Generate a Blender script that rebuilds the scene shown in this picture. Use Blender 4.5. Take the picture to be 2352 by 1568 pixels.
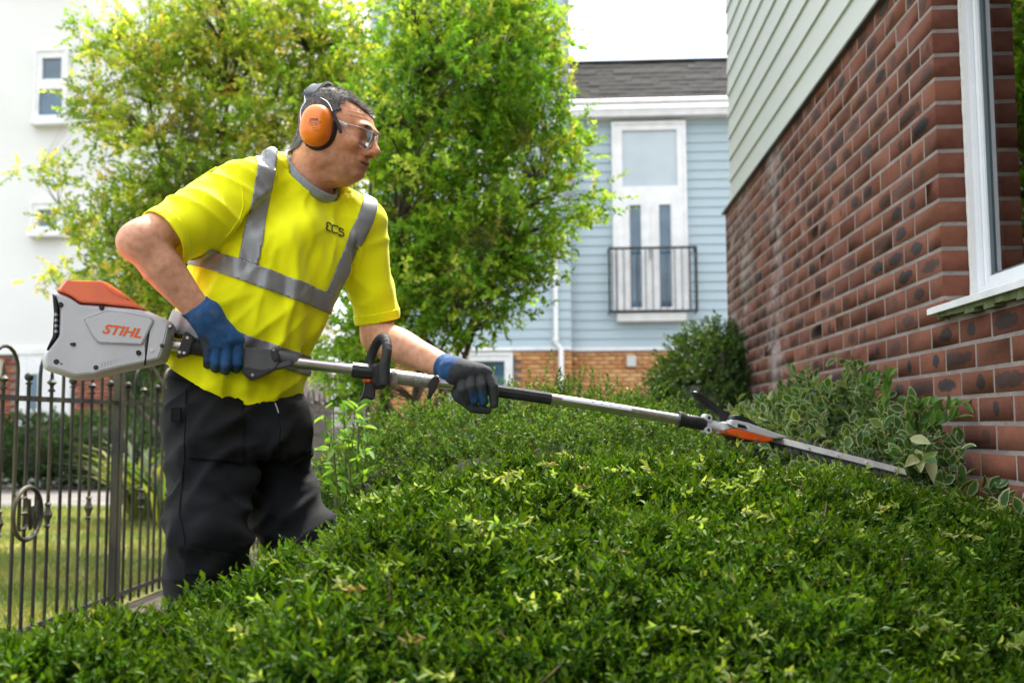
import bpy, bmesh, math, random
import numpy as np
from mathutils import Vector, Matrix, noise as mnoise
from mathutils.bvhtree import BVHTree

for o in list(bpy.data.objects): bpy.data.objects.remove(o)
SC = bpy.context.scene
COL = SC.collection
R = math.radians
random.seed(7); RNG = np.random.default_rng(7)

# ------------------------------------------------------------------ camera
CAM_H = 0.85
cd = bpy.data.cameras.new('camera'); cam = bpy.data.objects.new('camera', cd); COL.objects.link(cam)
cd.sensor_width = 36; cd.lens = 35; cd.clip_start = 0.05; cd.clip_end = 1500
cd.dof.use_dof = True; cd.dof.focus_distance = 2.33; cd.dof.aperture_fstop = 3.6
CM = Matrix.Translation((0, 0, CAM_H)) @ Matrix.Rotation(R(3.22), 4, 'Z') @ Matrix.Rotation(R(90+4.75), 4, 'X') @ Matrix.Rotation(R(-0.3), 4, 'Z')
cam.matrix_world = CM
SC.camera = cam

# ------------------------------------------------------------------ sky, sun, exposure
SUN_EL, SUN_AZ = 60, 15          # degrees; azimuth clockwise from +Y
w = bpy.data.worlds.new('World'); SC.world = w; w.use_nodes = True
nt = w.node_tree; nt.nodes.clear()
wo = nt.nodes.new('ShaderNodeOutputWorld'); bg = nt.nodes.new('ShaderNodeBackground')
sky = nt.nodes.new('ShaderNodeTexSky'); sky.sky_type = 'NISHITA'; sky.sun_disc = False
sky.sun_elevation = R(SUN_EL); sky.sun_rotation = R(SUN_AZ)
tc = nt.nodes.new('ShaderNodeTexCoord'); mp = nt.nodes.new('ShaderNodeMapping'); mp.inputs['Scale'].default_value = (1.6, 1.6, 3.2)
nz = nt.nodes.new('ShaderNodeTexNoise'); nz.inputs['Scale'].default_value = 2.2; nz.inputs['Detail'].default_value = 5
rp = nt.nodes.new('ShaderNodeValToRGB'); rp.color_ramp.elements[0].position = .33; rp.color_ramp.elements[1].position = .52
rp.color_ramp.elements[0].color = (.25,)*3+(1,)
nz2 = nt.nodes.new('ShaderNodeTexNoise'); nz2.inputs['Scale'].default_value = 5; nz2.inputs['Detail'].default_value = 6
cr = nt.nodes.new('ShaderNodeValToRGB')
cr.color_ramp.elements[0].position = .3; cr.color_ramp.elements[0].color = (.72, .77, .83, 1)
cr.color_ramp.elements[1].position = .62; cr.color_ramp.elements[1].color = (.96, .98, 1, 1)
sc_ = nt.nodes.new('ShaderNodeVectorMath'); sc_.operation = 'SCALE'; sx_ = nt.nodes.new('ShaderNodeSeparateXYZ'); m1_ = nt.nodes.new('ShaderNodeMath'); m1_.operation = 'MAXIMUM'; m1_.inputs[1].default_value = 0
m2_ = nt.nodes.new('ShaderNodeMath'); m2_.operation = 'MULTIPLY_ADD'; m2_.inputs[1].default_value = 4.6; m2_.inputs[2].default_value = 3.3   # overcast sky: brighter overhead than at the horizon
mx = nt.nodes.new('ShaderNodeMix'); mx.data_type = 'RGBA'
L = nt.links.new
L(tc.outputs['Generated'], mp.inputs[0]); L(mp.outputs[0], nz.inputs[0]); L(mp.outputs[0], nz2.inputs[0])
L(nz.outputs['Fac'], rp.inputs[0]); L(nz2.outputs['Fac'], cr.inputs[0]); L(cr.outputs[0], sc_.inputs[0]); L(tc.outputs['Generated'], sx_.inputs[0]); L(sx_.outputs[2], m1_.inputs[0]); L(m1_.outputs[0], m2_.inputs[0]); L(m2_.outputs[0], sc_.inputs[3])
L(rp.outputs[0], mx.inputs[0]); L(sky.outputs[0], mx.inputs[6]); L(sc_.outputs[0], mx.inputs[7])
L(mx.outputs[2], bg.inputs[0]); bg.inputs[1].default_value = 0.10; L(bg.outputs[0], wo.inputs[0])
sd = bpy.data.lights.new('sun', 'SUN'); sd.energy = 2.4; sd.angle = R(9); sd.color = (1, .95, .88)
sun = bpy.data.objects.new('sun', sd); COL.objects.link(sun)
sdir = Vector((math.sin(R(SUN_AZ))*math.cos(R(SUN_EL)), math.cos(R(SUN_AZ))*math.cos(R(SUN_EL)), math.sin(R(SUN_EL))))
sun.rotation_euler = sdir.to_track_quat('Z', 'Y').to_euler(); sun.location = (-6, -2, 12)
SC.view_settings.view_transform = 'Standard'; SC.view_settings.look = 'None'
SC.view_settings.exposure = 2.25; SC.view_settings.gamma = 1
SC.render.engine = 'CYCLES'; SC.cycles.use_denoising = True
SC.cycles.max_bounces = 8; SC.cycles.transparent_max_bounces = 12
try: SC.cycles.denoiser = 'OPENIMAGEDENOISE'
except Exception: pass

# ------------------------------------------------------------------ pixel helpers (picture measured 2352 x 1568)
FPX = 2352*35/36
def ray(x, y):
    return (CM.to_3x3() @ Vector(((x-1176)/FPX, (784-y)/FPX, -1)))
O = Vector((0, 0, CAM_H))
def at(x, y, Y):                       # point on the pixel's ray at world depth Y
    d = ray(x, y); return O + d*(Y/d.y)
def atX(x, y, X):
    d = ray(x, y); return O + d*(X/d.x)
def atplane(x, y, p, n):
    d = ray(x, y); return O + d*((p-O).dot(n)/d.dot(n))
def px(p):                             # world -> picture, for checks
    q = CM.inverted() @ Vector(p); return (1176+FPX*q.x/-q.z, 784-FPX*q.y/-q.z)
A = np.array

# ------------------------------------------------------------------ scene helpers
def tag(o, label=None, cat=None, group=None, kind=None):
    if label: o['label'] = label
    if cat: o['category'] = cat
    if group: o['group'] = group
    if kind: o['kind'] = kind
    return o
def link(o, parent=None):
    COL.objects.link(o)
    if parent is not None:
        o.parent = parent; o.matrix_parent_inverse = WM[parent.name].inverted()
    WM[o.name] = o.matrix_basis.copy() if parent is None else WM[parent.name] @ o.matrix_parent_inverse @ o.matrix_basis
    return o
WM = {}
def thing(name, label, cat, loc=(0, 0, 0), group=None):
    o = bpy.data.objects.new(name, None); o.location = loc; o.empty_display_size = .1
    link(o); return tag(o, label, cat, group)
def npmesh(name, V, F, smooth=True, col=None, attrs=None):
    """V (n,3) array, F (m,k) array of k-gons"""
    me = bpy.data.meshes.new(name); V = np.asarray(V, np.float32); F = np.asarray(F, np.int32)
    m, k = F.shape
    me.vertices.add(len(V)); me.vertices.foreach_set('co', V.ravel())
    me.loops.add(m*k); me.loops.foreach_set('vertex_index', F.ravel())
    me.polygons.add(m); me.polygons.foreach_set('loop_start', np.arange(0, m*k, k, dtype=np.int32))
    me.update(calc_edges=True); me.validate()
    if smooth: me.polygons.foreach_set('use_smooth', np.ones(len(me.polygons), bool))
    if col is not None:
        a = me.color_attributes.new('Col', 'FLOAT_COLOR', 'POINT')
        c = np.ones((len(V), 4), np.float32); c[:, :3] = col; a.data.foreach_set('color', c.ravel())
    for n, d in (attrs or {}).items():
        d = np.asarray(d, np.float32)
        if d.ndim == 1: me.attributes.new(n, 'FLOAT', 'POINT').data.foreach_set('value', d)
        else: me.attributes.new(n, 'FLOAT_VECTOR', 'POINT').data.foreach_set('vector', d.ravel())
    return me
def obj(name, me, mat, parent=None, **kw):
    if mat is not None and not me.materials: me.materials.append(mat)
    o = bpy.data.objects.new(name, me); link(o, parent); return tag(o, **kw)
class MB:
    """collects simple shapes into one mesh"""
    def __init__(s): s.v = []; s.f = []
    def add(s, vs, fs):
        n = len(s.v); s.v += [Vector(v) for v in vs]; s.f += [tuple(i+n for i in f) for f in fs]; return s
    def box(s, c, d, M=None, bev=0):
        c = Vector(c); x, y, z = [q/2 for q in d]; M = M or Matrix.Identity(3)
        if not bev:
            vs = [c + M @ Vector((i*x, j*y, k*z)) for i in (-1, 1) for j in (-1, 1) for k in (-1, 1)]
            return s.add(vs, [(0,1,3,2),(4,6,7,5),(0,4,5,1),(2,3,7,6),(0,2,6,4),(1,5,7,3)])
        bm = bmesh.new(); bmesh.ops.create_cube(bm, size=1)
        for v in bm.verts: v.co = Vector((v.co.x*2*x, v.co.y*2*y, v.co.z*2*z))
        bmesh.ops.bevel(bm, geom=bm.edges[:], offset=bev, segments=2, affect='EDGES')
        return s.frombm(bm, Matrix.Translation(c) @ M.to_4x4())
    def lohi(s, lo, hi, bev=0):
        lo, hi = Vector(lo), Vector(hi); return s.box((lo+hi)/2, hi-lo, None, bev)
    def frombm(s, bm, M=None):
        M = M or Matrix.Identity(4); bm.verts.index_update()
        vs = [M @ v.co for v in bm.verts]; fs = [tuple(v.index for v in f.verts) for f in bm.faces]; bm.free()
        return s.add(vs, fs)
    def tube(s, pts, rad, n=10, caps=True, closed=False, flat=1.0, up=None):
        pts = [Vector(p) for p in pts]; m = len(pts)
        rad = rad if hasattr(rad, '__len__') else [rad]*m
        vs = []; fs = []; ref = Vector(up) if up is not None else None; u = None
        for i, p in enumerate(pts):
            a = pts[(i-1) % m] if (i > 0 or closed) else p; b = pts[(i+1) % m] if (i < m-1 or closed) else p
            t = (b-a).normalized()
            if u is None:
                r0 = ref or (Vector((0, 0, 1)) if abs(t.z) < .9 else Vector((1, 0, 0)))
                u = (r0 - t*r0.dot(t)).normalized()
            else: u = ((ref if ref is not None and abs(ref.dot(t)) < .98 else u)); u = (u - t*u.dot(t)).normalized()
            v = t.cross(u)
            for k in range(n):
                q = 2*math.pi*k/n; vs.append(p + (u*math.cos(q)*flat + v*math.sin(q))*rad[i])
        for i in range(m if closed else m-1):
            j = (i+1) % m
            for k in range(n): l = (k+1) % n; fs.append((i*n+k, i*n+l, j*n+l, j*n+k))
        if caps and not closed: fs += [tuple(range(n))[::-1], tuple(range((m-1)*n, m*n))]
        return s.add(vs, fs)
    def sphere(s, c, r, n=10, m=7, M=None):
        r = r if hasattr(r, '__len__') else (r, r, r); M = M or Matrix.Identity(3); c = Vector(c); vs = []; fs = []
        for i in range(1, m):
            th = math.pi*i/m
            for k in range(n):
                q = 2*math.pi*k/n
                vs.append(c + M @ Vector((r[0]*math.sin(th)*math.cos(q), r[1]*math.sin(th)*math.sin(q), r[2]*math.cos(th))))
        top = len(vs); vs += [c + M @ Vector((0, 0, r[2])), c - M @ Vector((0, 0, r[2]))]
        for i in range(m-2):
            for k in range(n): l = (k+1) % n; fs.append((i*n+k, (i+1)*n+k, (i+1)*n+l, i*n+l))
        for k in range(n): l = (k+1) % n; fs += [(top, k, l), (top+1, (m-2)*n+l, (m-2)*n+k)]
        return s.add(vs, fs)
    def lathe(s, p, axis, prof, n=16):
        """prof: list of (distance along axis, radius)"""
        axis = Vector(axis).normalized(); return s.tube([Vector(p)+axis*d for d, r in prof], [max(r, 1e-4) for d, r in prof], n)
    def prism(s, pts, off):
        """closed polygon pts extruded by vector off"""
        n = len(pts); off = Vector(off); vs = [Vector(p) for p in pts]+[Vector(p)+off for p in pts]
        return s.add(vs, [tuple(range(n))[::-1], tuple(range(n, 2*n))]+[(i, (i+1) % n, n+(i+1) % n, n+i) for i in range(n)])
    def mesh(s, name, smooth=False):
        me = bpy.data.meshes.new(name); me.from_pydata([tuple(v) for v in s.v], [], s.f); me.validate()
        bm = bmesh.new(); bm.from_mesh(me); bmesh.ops.recalc_face_normals(bm, faces=bm.faces[:]); bm.to_mesh(me); bm.free()
        if smooth:
            me.polygons.foreach_set('use_smooth', np.ones(len(me.polygons), bool))
            if smooth != 'all': me.set_sharp_from_angle(angle=R(38))
        return me
    def build(s, name, mat, parent=None, smooth=False, **kw): return obj(name, s.mesh(name, smooth), mat, parent, **kw)

# ------------------------------------------------------------------ materials
MATS = {}
def mat(name, c1, c2=None, scale=20, rough=.6, rough2=None, bump=0, bscale=None, metal=0, spec=.5, detail=4, coords='Object', stretch=(1, 1, 1),
        attr=False, transl=0, sheen=0, coat=0, sss=0, c3=None, lo=.35, hi=.65, trans=0):
    m = bpy.data.materials.new(name); m.use_nodes = True; MATS[name] = m; t = m.node_tree; N = t.nodes; LK = t.links.new
    b = N['Principled BSDF']; out = N['Material Output']
    b.inputs['Roughness'].default_value = rough; b.inputs['Metallic'].default_value = metal; b.inputs['Specular IOR Level'].default_value = spec
    if sheen: b.inputs['Sheen Weight'].default_value = sheen
    if coat: b.inputs['Coat Weight'].default_value = coat; b.inputs['Coat Roughness'].default_value = .08
    if sss:
        b.inputs['Subsurface Weight'].default_value = sss; b.inputs['Subsurface Radius'].default_value = (.9, .35, .18); b.inputs['Subsurface Scale'].default_value = .006
    if trans: b.inputs['Transmission Weight'].default_value = trans
    tcn = N.new('ShaderNodeTexCoord'); mpn = N.new('ShaderNodeMapping'); mpn.inputs['Scale'].default_value = stretch
    LK(tcn.outputs[coords], mpn.inputs[0])
    def noise_(s, d=detail):
        n = N.new('ShaderNodeTexNoise'); n.inputs['Scale'].default_value = s; n.inputs['Detail'].default_value = d; LK(mpn.outputs[0], n.inputs['Vector']); return n
    csock = None
    if attr:
        at_ = N.new('ShaderNodeAttribute'); at_.attribute_name = 'Col'; csock = at_.outputs['Color']
        if c2 is not None:      # c2 acts as multiplying mottling (darkest value)
            n = noise_(scale); r = N.new('ShaderNodeValToRGB'); r.color_ramp.elements[0].position = lo; r.color_ramp.elements[1].position = hi
            r.color_ramp.elements[0].color = tuple(c2)+(1,); LK(n.outputs['Fac'], r.inputs[0])
            mm = N.new('ShaderNodeMix'); mm.data_type = 'RGBA'; mm.blend_type = 'MULTIPLY'; mm.inputs[0].default_value = 1
            LK(csock, mm.inputs[6]); LK(r.outputs[0], mm.inputs[7]); csock = mm.outputs[2]
    elif c2 is not None:
        n = noise_(scale); r = N.new('ShaderNodeValToRGB'); e = r.color_ramp.elements
        e[0].position = lo; e[0].color = tuple(c1)+(1,); e[1].position = hi; e[1].color = tuple(c2)+(1,)
        if c3 is not None: q = e.new(min(.99, hi+.12)); q.color = tuple(c3)+(1,)
        LK(n.outputs['Fac'], r.inputs[0]); csock = r.outputs[0]
        if rough2 is not None:
            mr = N.new('ShaderNodeMapRange'); mr.inputs['To Min'].default_value = rough; mr.inputs['To Max'].default_value = rough2
            mr.inputs['From Min'].default_value = lo; mr.inputs['From Max'].default_value = hi
            LK(n.outputs['Fac'], mr.inputs['Value']); LK(mr.outputs[0], b.inputs['Roughness'])
    else: b.inputs['Base Color'].default_value = tuple(c1)+(1,)
    if csock is not None: LK(csock, b.inputs['Base Color'])
    if bump:
        n = noise_(bscale or scale*4, 6); bp = N.new('ShaderNodeBump'); bp.inputs['Strength'].default_value = bump; bp.inputs['Distance'].default_value = .01
        LK(n.outputs['Fac'], bp.inputs['Height']); LK(bp.outputs[0], b.inputs['Normal'])
    if transl:
        tr = N.new('ShaderNodeBsdfTranslucent'); ms = N.new('ShaderNodeMixShader'); ms.inputs[0].default_value = transl
        if csock is not None:
            g = N.new('ShaderNodeMix'); g.data_type = 'RGBA'; g.blend_type = 'MULTIPLY'; g.inputs[0].default_value = 1
            g.inputs[7].default_value = (1.35, 1.25, .5, 1); LK(csock, g.inputs[6]); LK(g.outputs[2], tr.inputs[0])
        else: tr.inputs[0].default_value = tuple(c1)+(1,)
        LK(b.outputs[0], ms.inputs[1]); LK(tr.outputs[0], ms.inputs[2]); LK(ms.outputs[0], out.inputs[0])
    m['bsdf'] = b.name
    return m
def glassmat(name, tint=(1, 1, 1), boost=1.0, rough=.0, ior=1.5):
    m = bpy.data.materials.new(name); m.use_nodes = True; t = m.node_tree; N = t.nodes; N.clear(); LK = t.links.new
    o = N.new('ShaderNodeOutputMaterial'); tr = N.new('ShaderNodeBsdfTransparent'); tr.inputs[0].default_value = tuple(tint)+(1,)
    gl = N.new('ShaderNodeBsdfGlossy'); gl.inputs['Roughness'].default_value = rough
    fr = N.new('ShaderNodeFresnel'); fr.inputs[0].default_value = ior; mt = N.new('ShaderNodeMath'); mt.operation = 'MULTIPLY'; mt.inputs[1].default_value = boost; mt.use_clamp = True
    ms = N.new('ShaderNodeMixShader'); LK(fr.outputs[0], mt.inputs[0]); LK(mt.outputs[0], ms.inputs[0]); LK(tr.outputs[0], ms.inputs[1]); LK(gl.outputs[0], ms.inputs[2]); LK(ms.outputs[0], o.inputs[0])
    return m

# ------------------------------------------------------------------ leaves in bulk
LEAF = dict(v=A([(0,0,0),(.32,.5,.10),(.7,.36,.06),(1,0,-.10),(.7,-.36,.06),(.32,-.5,.10),(.5,0,-.05)]),
            f=A([(0,1,6),(1,2,6),(2,3,6),(3,4,6),(4,5,6),(5,0,6)]), e=A([0,0,0,0,0,0,0.]))
LEAF4 = dict(v=A([(0,0,0),(.38,.5,.10),(1,0,-.10),(.38,-.5,.10),(.5,0,-.05)]), f=A([(0,1,4),(1,2,4),(2,3,4),(3,0,4)]), e=A([0.]*5))
LEAF2 = dict(v=A([(0,0,0),(.40,.52,.10),(1,0,-.08),(.40,-.52,.10)]), f=A([(0,1,2),(0,2,3)]), e=A([0.]*4))
_o = [(0,0,0),(.2,.36,.06),(.5,.5,.08),(.8,.3,.03),(1,0,-.10),(.8,-.3,.03),(.5,-.5,.08),(.2,-.36,.06)]
_i = [(.06,0,-.02),(.25,.22,.01),(.5,.33,.02),(.74,.19,.0),(.88,0,-.07),(.74,-.19,0),(.5,-.33,.02),(.25,-.22,.01)]
VLEAF = dict(v=A(_o+_i+[(.5,0,-.03)]), f=A([t for k in range(8) for t in ((k,(k+1)%8,8+(k+1)%8),(k,8+(k+1)%8,8+k),(8+k,8+(k+1)%8,16))]), e=A([1.]*8+[0.]*9))
BLADE = dict(v=A([(0,.35,0),(0,-.35,0),(.4,.5,.03),(.4,-.5,.03),(.75,.35,-.03),(.75,-.35,-.03),(1,0,-.14)]), f=A([(0,1,3),(0,3,2),(2,3,5),(2,5,4),(4,5,6)]), e=A([0.]*7))
def unit(a): return a/np.maximum(np.linalg.norm(a, axis=-1, keepdims=True), 1e-9)
def leafmesh(name, P, D, Nn, Ln, Wd, C, T=LEAF, CE=None):
    P = np.asarray(P, float); D = unit(D); S = unit(np.cross(Nn, D)); N2 = np.cross(D, S)
    tv = T['v']; n = len(P); k = len(tv)
    Ln = np.broadcast_to(Ln, (n,))[:, None, None]; Wd = np.broadcast_to(Wd, (n,))[:, None, None]
    V = P[:, None]+D[:, None]*(tv[None, :, 0:1]*Ln)+S[:, None]*(tv[None, :, 1:2]*Wd)+N2[:, None]*(tv[None, :, 2:3]*Ln)
    F = (T['f'][None]+(np.arange(n)*k)[:, None, None]).reshape(-1, 3)
    CC = np.repeat(np.asarray(C)[:, None], k, 1)
    if CE is not None: CC = CC*(1-T['e'][None, :, None])+np.asarray(CE)[:, None]*T['e'][None, :, None]
    return npmesh(name, V.reshape(-1, 3), F, False, CC.reshape(-1, 3))
def sprigs(P, D, n, length, leaf, width, spread, rng, droop=0):
    """leaf arrays for sprigs at P growing along D: n leaves on each"""
    m = len(P); D = unit(D); h = rng.normal(size=(m, 3)); S = unit(np.cross(D, h)); T = np.cross(D, S)
    k = np.arange(n); f = (k+.6)/n; ang = k*2.4+rng.uniform(0, 6, (m, 1))
    Lg = np.broadcast_to(length, (m,))[:, None]
    base = P[:, None]+D[:, None]*(f[None]*Lg)[..., None]
    out = S[:, None]*np.cos(ang)[..., None]+T[:, None]*np.sin(ang)[..., None]
    sp = spread*(1-.55*f)[None, :, None]*rng.uniform(.7, 1.3, (m, n, 1))
    dd = unit(D[:, None]+out*sp+rng.normal(size=(m, n, 3))*.15-A([0, 0, droop]))
    nn = unit(D[:, None]*.9-out*.5+rng.normal(size=(m, n, 3))*.3)
    Ln = leaf*rng.uniform(.65, 1.2, (m, n)); W = width*rng.uniform(.75, 1.2, (m, n))
    return base.reshape(-1, 3), dd.reshape(-1, 3), nn.reshape(-1, 3), Ln.ravel(), W.ravel(), f
# ================================================================== SETTING
M_soil = mat('soil', (.045, .032, .022), (.09, .07, .045), 6, rough=.95, bump=.6, bscale=60)
M_lawn = mat('lawn_turf', (.11, .15, .025), (.28, .26, .08), 1.3, rough=.95, bump=.6, bscale=120, stretch=(1.6, .5, 1), lo=.38, hi=.64)
M_path = mat('path_asphalt', (.11, .095, .085), (.19, .17, .15), 3, rough=.95, bump=.3, bscale=150)
M_white = mat('white_paint', (.80, .80, .80), (.70, .70, .69), 6, rough=.45, bump=.03)
M_pvc = mat('window_pvc', (.80, .82, .84), (.72, .74, .76), 9, rough=.3, lo=.2, hi=.55)
M_render = mat('white_render', (.76, .755, .74), (.70, .69, .675), .6, rough=.9, bump=.1, bscale=60)
M_glass_far = mat('far_window_glass', (.03, .07, .11), (.08, .16, .23), 1.2, rough=.03, spec=1.0)  # blue base colour stands in for sky reflected in the panes
M_black = mat('black_iron', (.012, .012, .013), (.045, .042, .03), 14, rough=.55, bump=.15, bscale=80)

MB().add([(-300, -60, 0), (300, -60, 0), (300, 500, 0), (-300, 500, 0)], [(0, 1, 2, 3)]).build('ground', M_soil, kind='structure')
MB().add([(-40, 1.5, .004), (-2.12, 1.5, .004), (-2.12, 10.4, .004), (-40, 10.4, .004)], [(0, 1, 2, 3)]).build('lawn', M_lawn, kind='structure')
MB().add([(-40, 10.4, .006), (12, 10.4, .006), (12, 14.6, .006), (-40, 14.6, .006)], [(0, 1, 2, 3)]).build('path', M_path, kind='structure')
kb = MB()
for k in range(30): kb.lohi((-29+k*.92, 14.6, 0), (-29+k*.92+.91, 14.72, .07))
kb.build('path_edging', mat('kerb_stone', (.30, .28, .25), (.42, .40, .37), 5, rough=.9), kind='structure')
# grass standing on the lawn
n = 42000; yy = 2.2+8.1*RNG.random(n)**.8; gx = -2.16-RNG.random(n)*(.55*yy-1.0).clip(.2)
lean = RNG.normal(size=(n, 3))*.35; lean[:, 2] = 1
g = RNG.random(n)[:, None]; stripe = (.5+.5*np.sin(yy*5.2+gx*.6))[:, None]*.5+.5*RNG.random((n, 1))
gc = (A([.09, .16, .022])*(1-stripe)+A([.31, .29, .085])*stripe)*(.75+.5*g)
tag(obj('grass', leafmesh('grass', np.c_[gx, yy, np.zeros(n)], lean, RNG.normal(size=(n, 3)), .03+.03*RNG.random(n), .006, gc, BLADE),
    mat('grass_blade', (1, 1, 1), attr=True, rough=.6, transl=.3)), 'short mown lawn grass beyond the iron railings', 'grass', kind='stuff')

# ------------------------------------------------------------------ brick material driven by per-brick attributes
def brickmat(name, cA, cB, cD, eff=()):
    m = bpy.data.materials.new(name); m.use_nodes = True; t = m.node_tree; N = t.nodes; LK = t.links.new; b = N['Principled BSDF']
    def at_(n): q = N.new('ShaderNodeAttribute'); q.attribute_name = n; return q
    def math_(op, a, c=None, cl=False):
        q = N.new('ShaderNodeMath'); q.operation = op; q.use_clamp = cl
        for i, s in enumerate((a, c)):
            if s is None: continue
            if isinstance(s, (int, float)): q.inputs[i].default_value = s
            else: LK(s, q.inputs[i])
        return q.outputs[0]
    def mix_(f, a, c):
        q = N.new('ShaderNodeMix'); q.data_type = 'RGBA'
        LK(f, q.inputs[0])
        for i, s in ((6, a), (7, c)):
            if isinstance(s, tuple): q.inputs[i].default_value = s+(1,)
            else: LK(s, q.inputs[i])
        return q.outputs[2]
    geo = N.new('ShaderNodeNewGeometry')
    def nz_(s, d=4, st=(1, 1, 1)):
        mp_ = N.new('ShaderNodeMapping'); mp_.inputs['Scale'].default_value = st; LK(geo.outputs['Position'], mp_.inputs[0])
        q = N.new('ShaderNodeTexNoise'); q.inputs['Scale'].default_value = s; q.inputs['Detail'].default_value = d; LK(mp_.outputs[0], q.inputs['Vector']); return q.outputs['Fac']
    rnd = at_('rnd').outputs['Fac']; sx = N.new('ShaderNodeSeparateXYZ'); LK(at_('loc').outputs['Vector'], sx.inputs[0])
    sp = N.new('ShaderNodeSeparateXYZ'); LK(at_('patch').outputs['Vector'], sp.inputs[0])
    n1 = nz_(38); n2 = nz_(9)
    base = mix_(math_('MULTIPLY', math_('ADD', rnd, math_('SUBTRACT', n1, .5)), 1.0, True), cA, cB)
    dy = math_('DIVIDE', math_('SUBTRACT', sx.outputs[1], sp.outputs[0]), sp.outputs[1])
    d2 = math_('ADD', math_('MULTIPLY', dy, dy), math_('MULTIPLY', math_('MULTIPLY', sx.outputs[2], sx.outputs[2]), 1.9))
    k = math_('MULTIPLY', math_('ADD', math_('SUBTRACT', 1.0, d2), math_('MULTIPLY', math_('SUBTRACT', n1, .5), 2.2)), 3.0, True)
    c = mix_(math_('MULTIPLY', k, sp.outputs[2]), base, cD)
    if eff:
        ps = N.new('ShaderNodeSeparateXYZ'); LK(geo.outputs['Position'], ps.inputs[0]); tot = None
        for y0, wd in eff:
            q = math_('DIVIDE', math_('SUBTRACT', ps.outputs[1], y0), wd); q = math_('SUBTRACT', 1.0, math_('MULTIPLY', q, q), True)
            tot = q if tot is None else math_('MAXIMUM', tot, q)
        n3 = nz_(5, 5, (1, 1, .6))
        tot = math_('MULTIPLY', tot, math_('MULTIPLY', math_('SUBTRACT', math_('ADD', math_('MULTIPLY', n3, .6), math_('MULTIPLY', nz_(24, 4), .4)), .44), 7.0, True))
        c = mix_(math_('MULTIPLY', tot, .55), c, (.40, .36, .36))
    LK(c, b.inputs['Base Color']); b.inputs['Roughness'].default_value = .88; b.inputs['Specular IOR Level'].default_value = .3
    bp = N.new('ShaderNodeBump'); bp.inputs['Strength'].default_value = .3; bp.inputs['Distance'].default_value = .006
    cr_ = nz_(26, 3, (1, .5, 2.6)); cr2 = math_('MULTIPLY', math_('ABSOLUTE', math_('SUBTRACT', cr_, .5)), 32, True)
    LK(math_('ADD', math_('MULTIPLY', cr2, .5), math_('MULTIPLY', nz_(130), .7)), bp.inputs['Height']); LK(bp.outputs[0], b.inputs['Normal'])
    return m
CUBE = A([(i, j, k) for i in (-1, 1) for j in (-1, 1) for k in (-1, 1)], float)
CUBEF = A([(0,1,3,2),(4,6,7,5),(0,4,5,1),(2,3,7,6),(0,2,6,4),(1,5,7,3)])
_bm = bmesh.new(); bmesh.ops.create_cube(_bm, size=2); bmesh.ops.bevel(_bm, geom=_bm.edges[:], offset=.02, segments=1, affect='EDGES'); bmesh.ops.triangulate(_bm, faces=_bm.faces[:])
_bm.verts.index_update(); BCV = A([v.co[:] for v in _bm.verts]); BCF = A([[v.index for v in f.verts] for f in _bm.faces]); _bm.free()
def patch_for(n, p=.55):
    """random firing marks: centre, half-width, strength, along the stretcher"""
    q = np.zeros((n, 3)); q[:, 0] = RNG.uniform(-.45, .45, n); q[:, 1] = RNG.choice([.2, .3, .55, .75, 1.4], n, p=[.17, .17, .28, .18, .20]); q[:, 2] = (RNG.random(n) < p)*RNG.uniform(.5, 1, n); return q
def brick_set(name, C, S, mat_, parent, T=(CUBE, CUBEF), rn=None, pa=None, jit=.0005, axis='y', **kw):
    """one mesh of many bricks; C centres, S half sizes"""
    C = np.asarray(C, float); S = np.asarray(S, float); n = len(C); tv, tf = T; k = len(tv)
    V = C[:, None]+tv[None]*S[:, None]+RNG.normal(size=(n, k, 3))*jit
    lo = np.repeat(tv[None], n, 0)
    if axis == 'x': lo = lo[..., [1, 0, 2]]
    rn = RNG.random(n) if rn is None else rn; pa = patch_for(n) if pa is None else pa
    F = (tf[None]+(np.arange(n)*k)[:, None, None]).reshape(-1, tf.shape[1])
    me = npmesh(name, V.reshape(-1, 3), F, False, None, dict(rnd=np.repeat(rn, k), loc=lo.reshape(-1, 3), patch=np.repeat(pa, k, 0)))
    return obj(name, me, mat_, parent, **kw)

# ================================================================== red brick house beside the hedge
XC0 = 1.21; XW = 1.15; YJ = 3.10; ZS = 1.205; ZT = 2.36; YE = 7.2
M_rb = brickmat('red_brick', (.115, .037, .022), (.185, .068, .038), (.028, .025, .027), eff=((6.46, .34), (5.54, .30), (6.95, .2)))
M_mort = mat('mortar', (.21, .175, .155), (.29, .25, .225), 9, rough=.95, bump=.5, bscale=110)
rh = thing('brick_house', 'red brick house wall with pale lap cladding above and a white window', 'house', (1.25, 4.5, 0))
# mortar core behind the joints, with the window opening left free
wl = MB()
wl.lohi((XW+.0012, 1.2, 0), (XW+.32, YE-.004, ZS-.03)); wl.lohi((XW+.0012, YJ+.0015, ZS-.03), (XW+.32, YE-.004, ZT)); wl.lohi((XW+.0012, 1.2, ZS-.03), (XW+.32, 1.5, ZT))
wall_r = wl.build('wall', M_mort, rh)
cs, ss = [], []
for i in range(31):
    z = .0425+i*.0765
    if z > ZT-.02: break
    off = 0 if i % 2 else -.1125
    y = YJ - .225*8 + off
    while y < YE:
        y0, y1 = y+.006, y+.219
        y += .225
        if y1 > YE: y1 = YE
        if z > ZS-.04:
            if y1 < YJ+.02 and y0 > 1.5: continue
            if y0 < YJ+.02 < y1: y0 = YJ
        if y1-y0 < .04 or y1 < 1.3: continue
        cs.append((XW+.05, (y0+y1)/2, z)); ss.append((.05, (y1-y0)/2, .0320))
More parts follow.
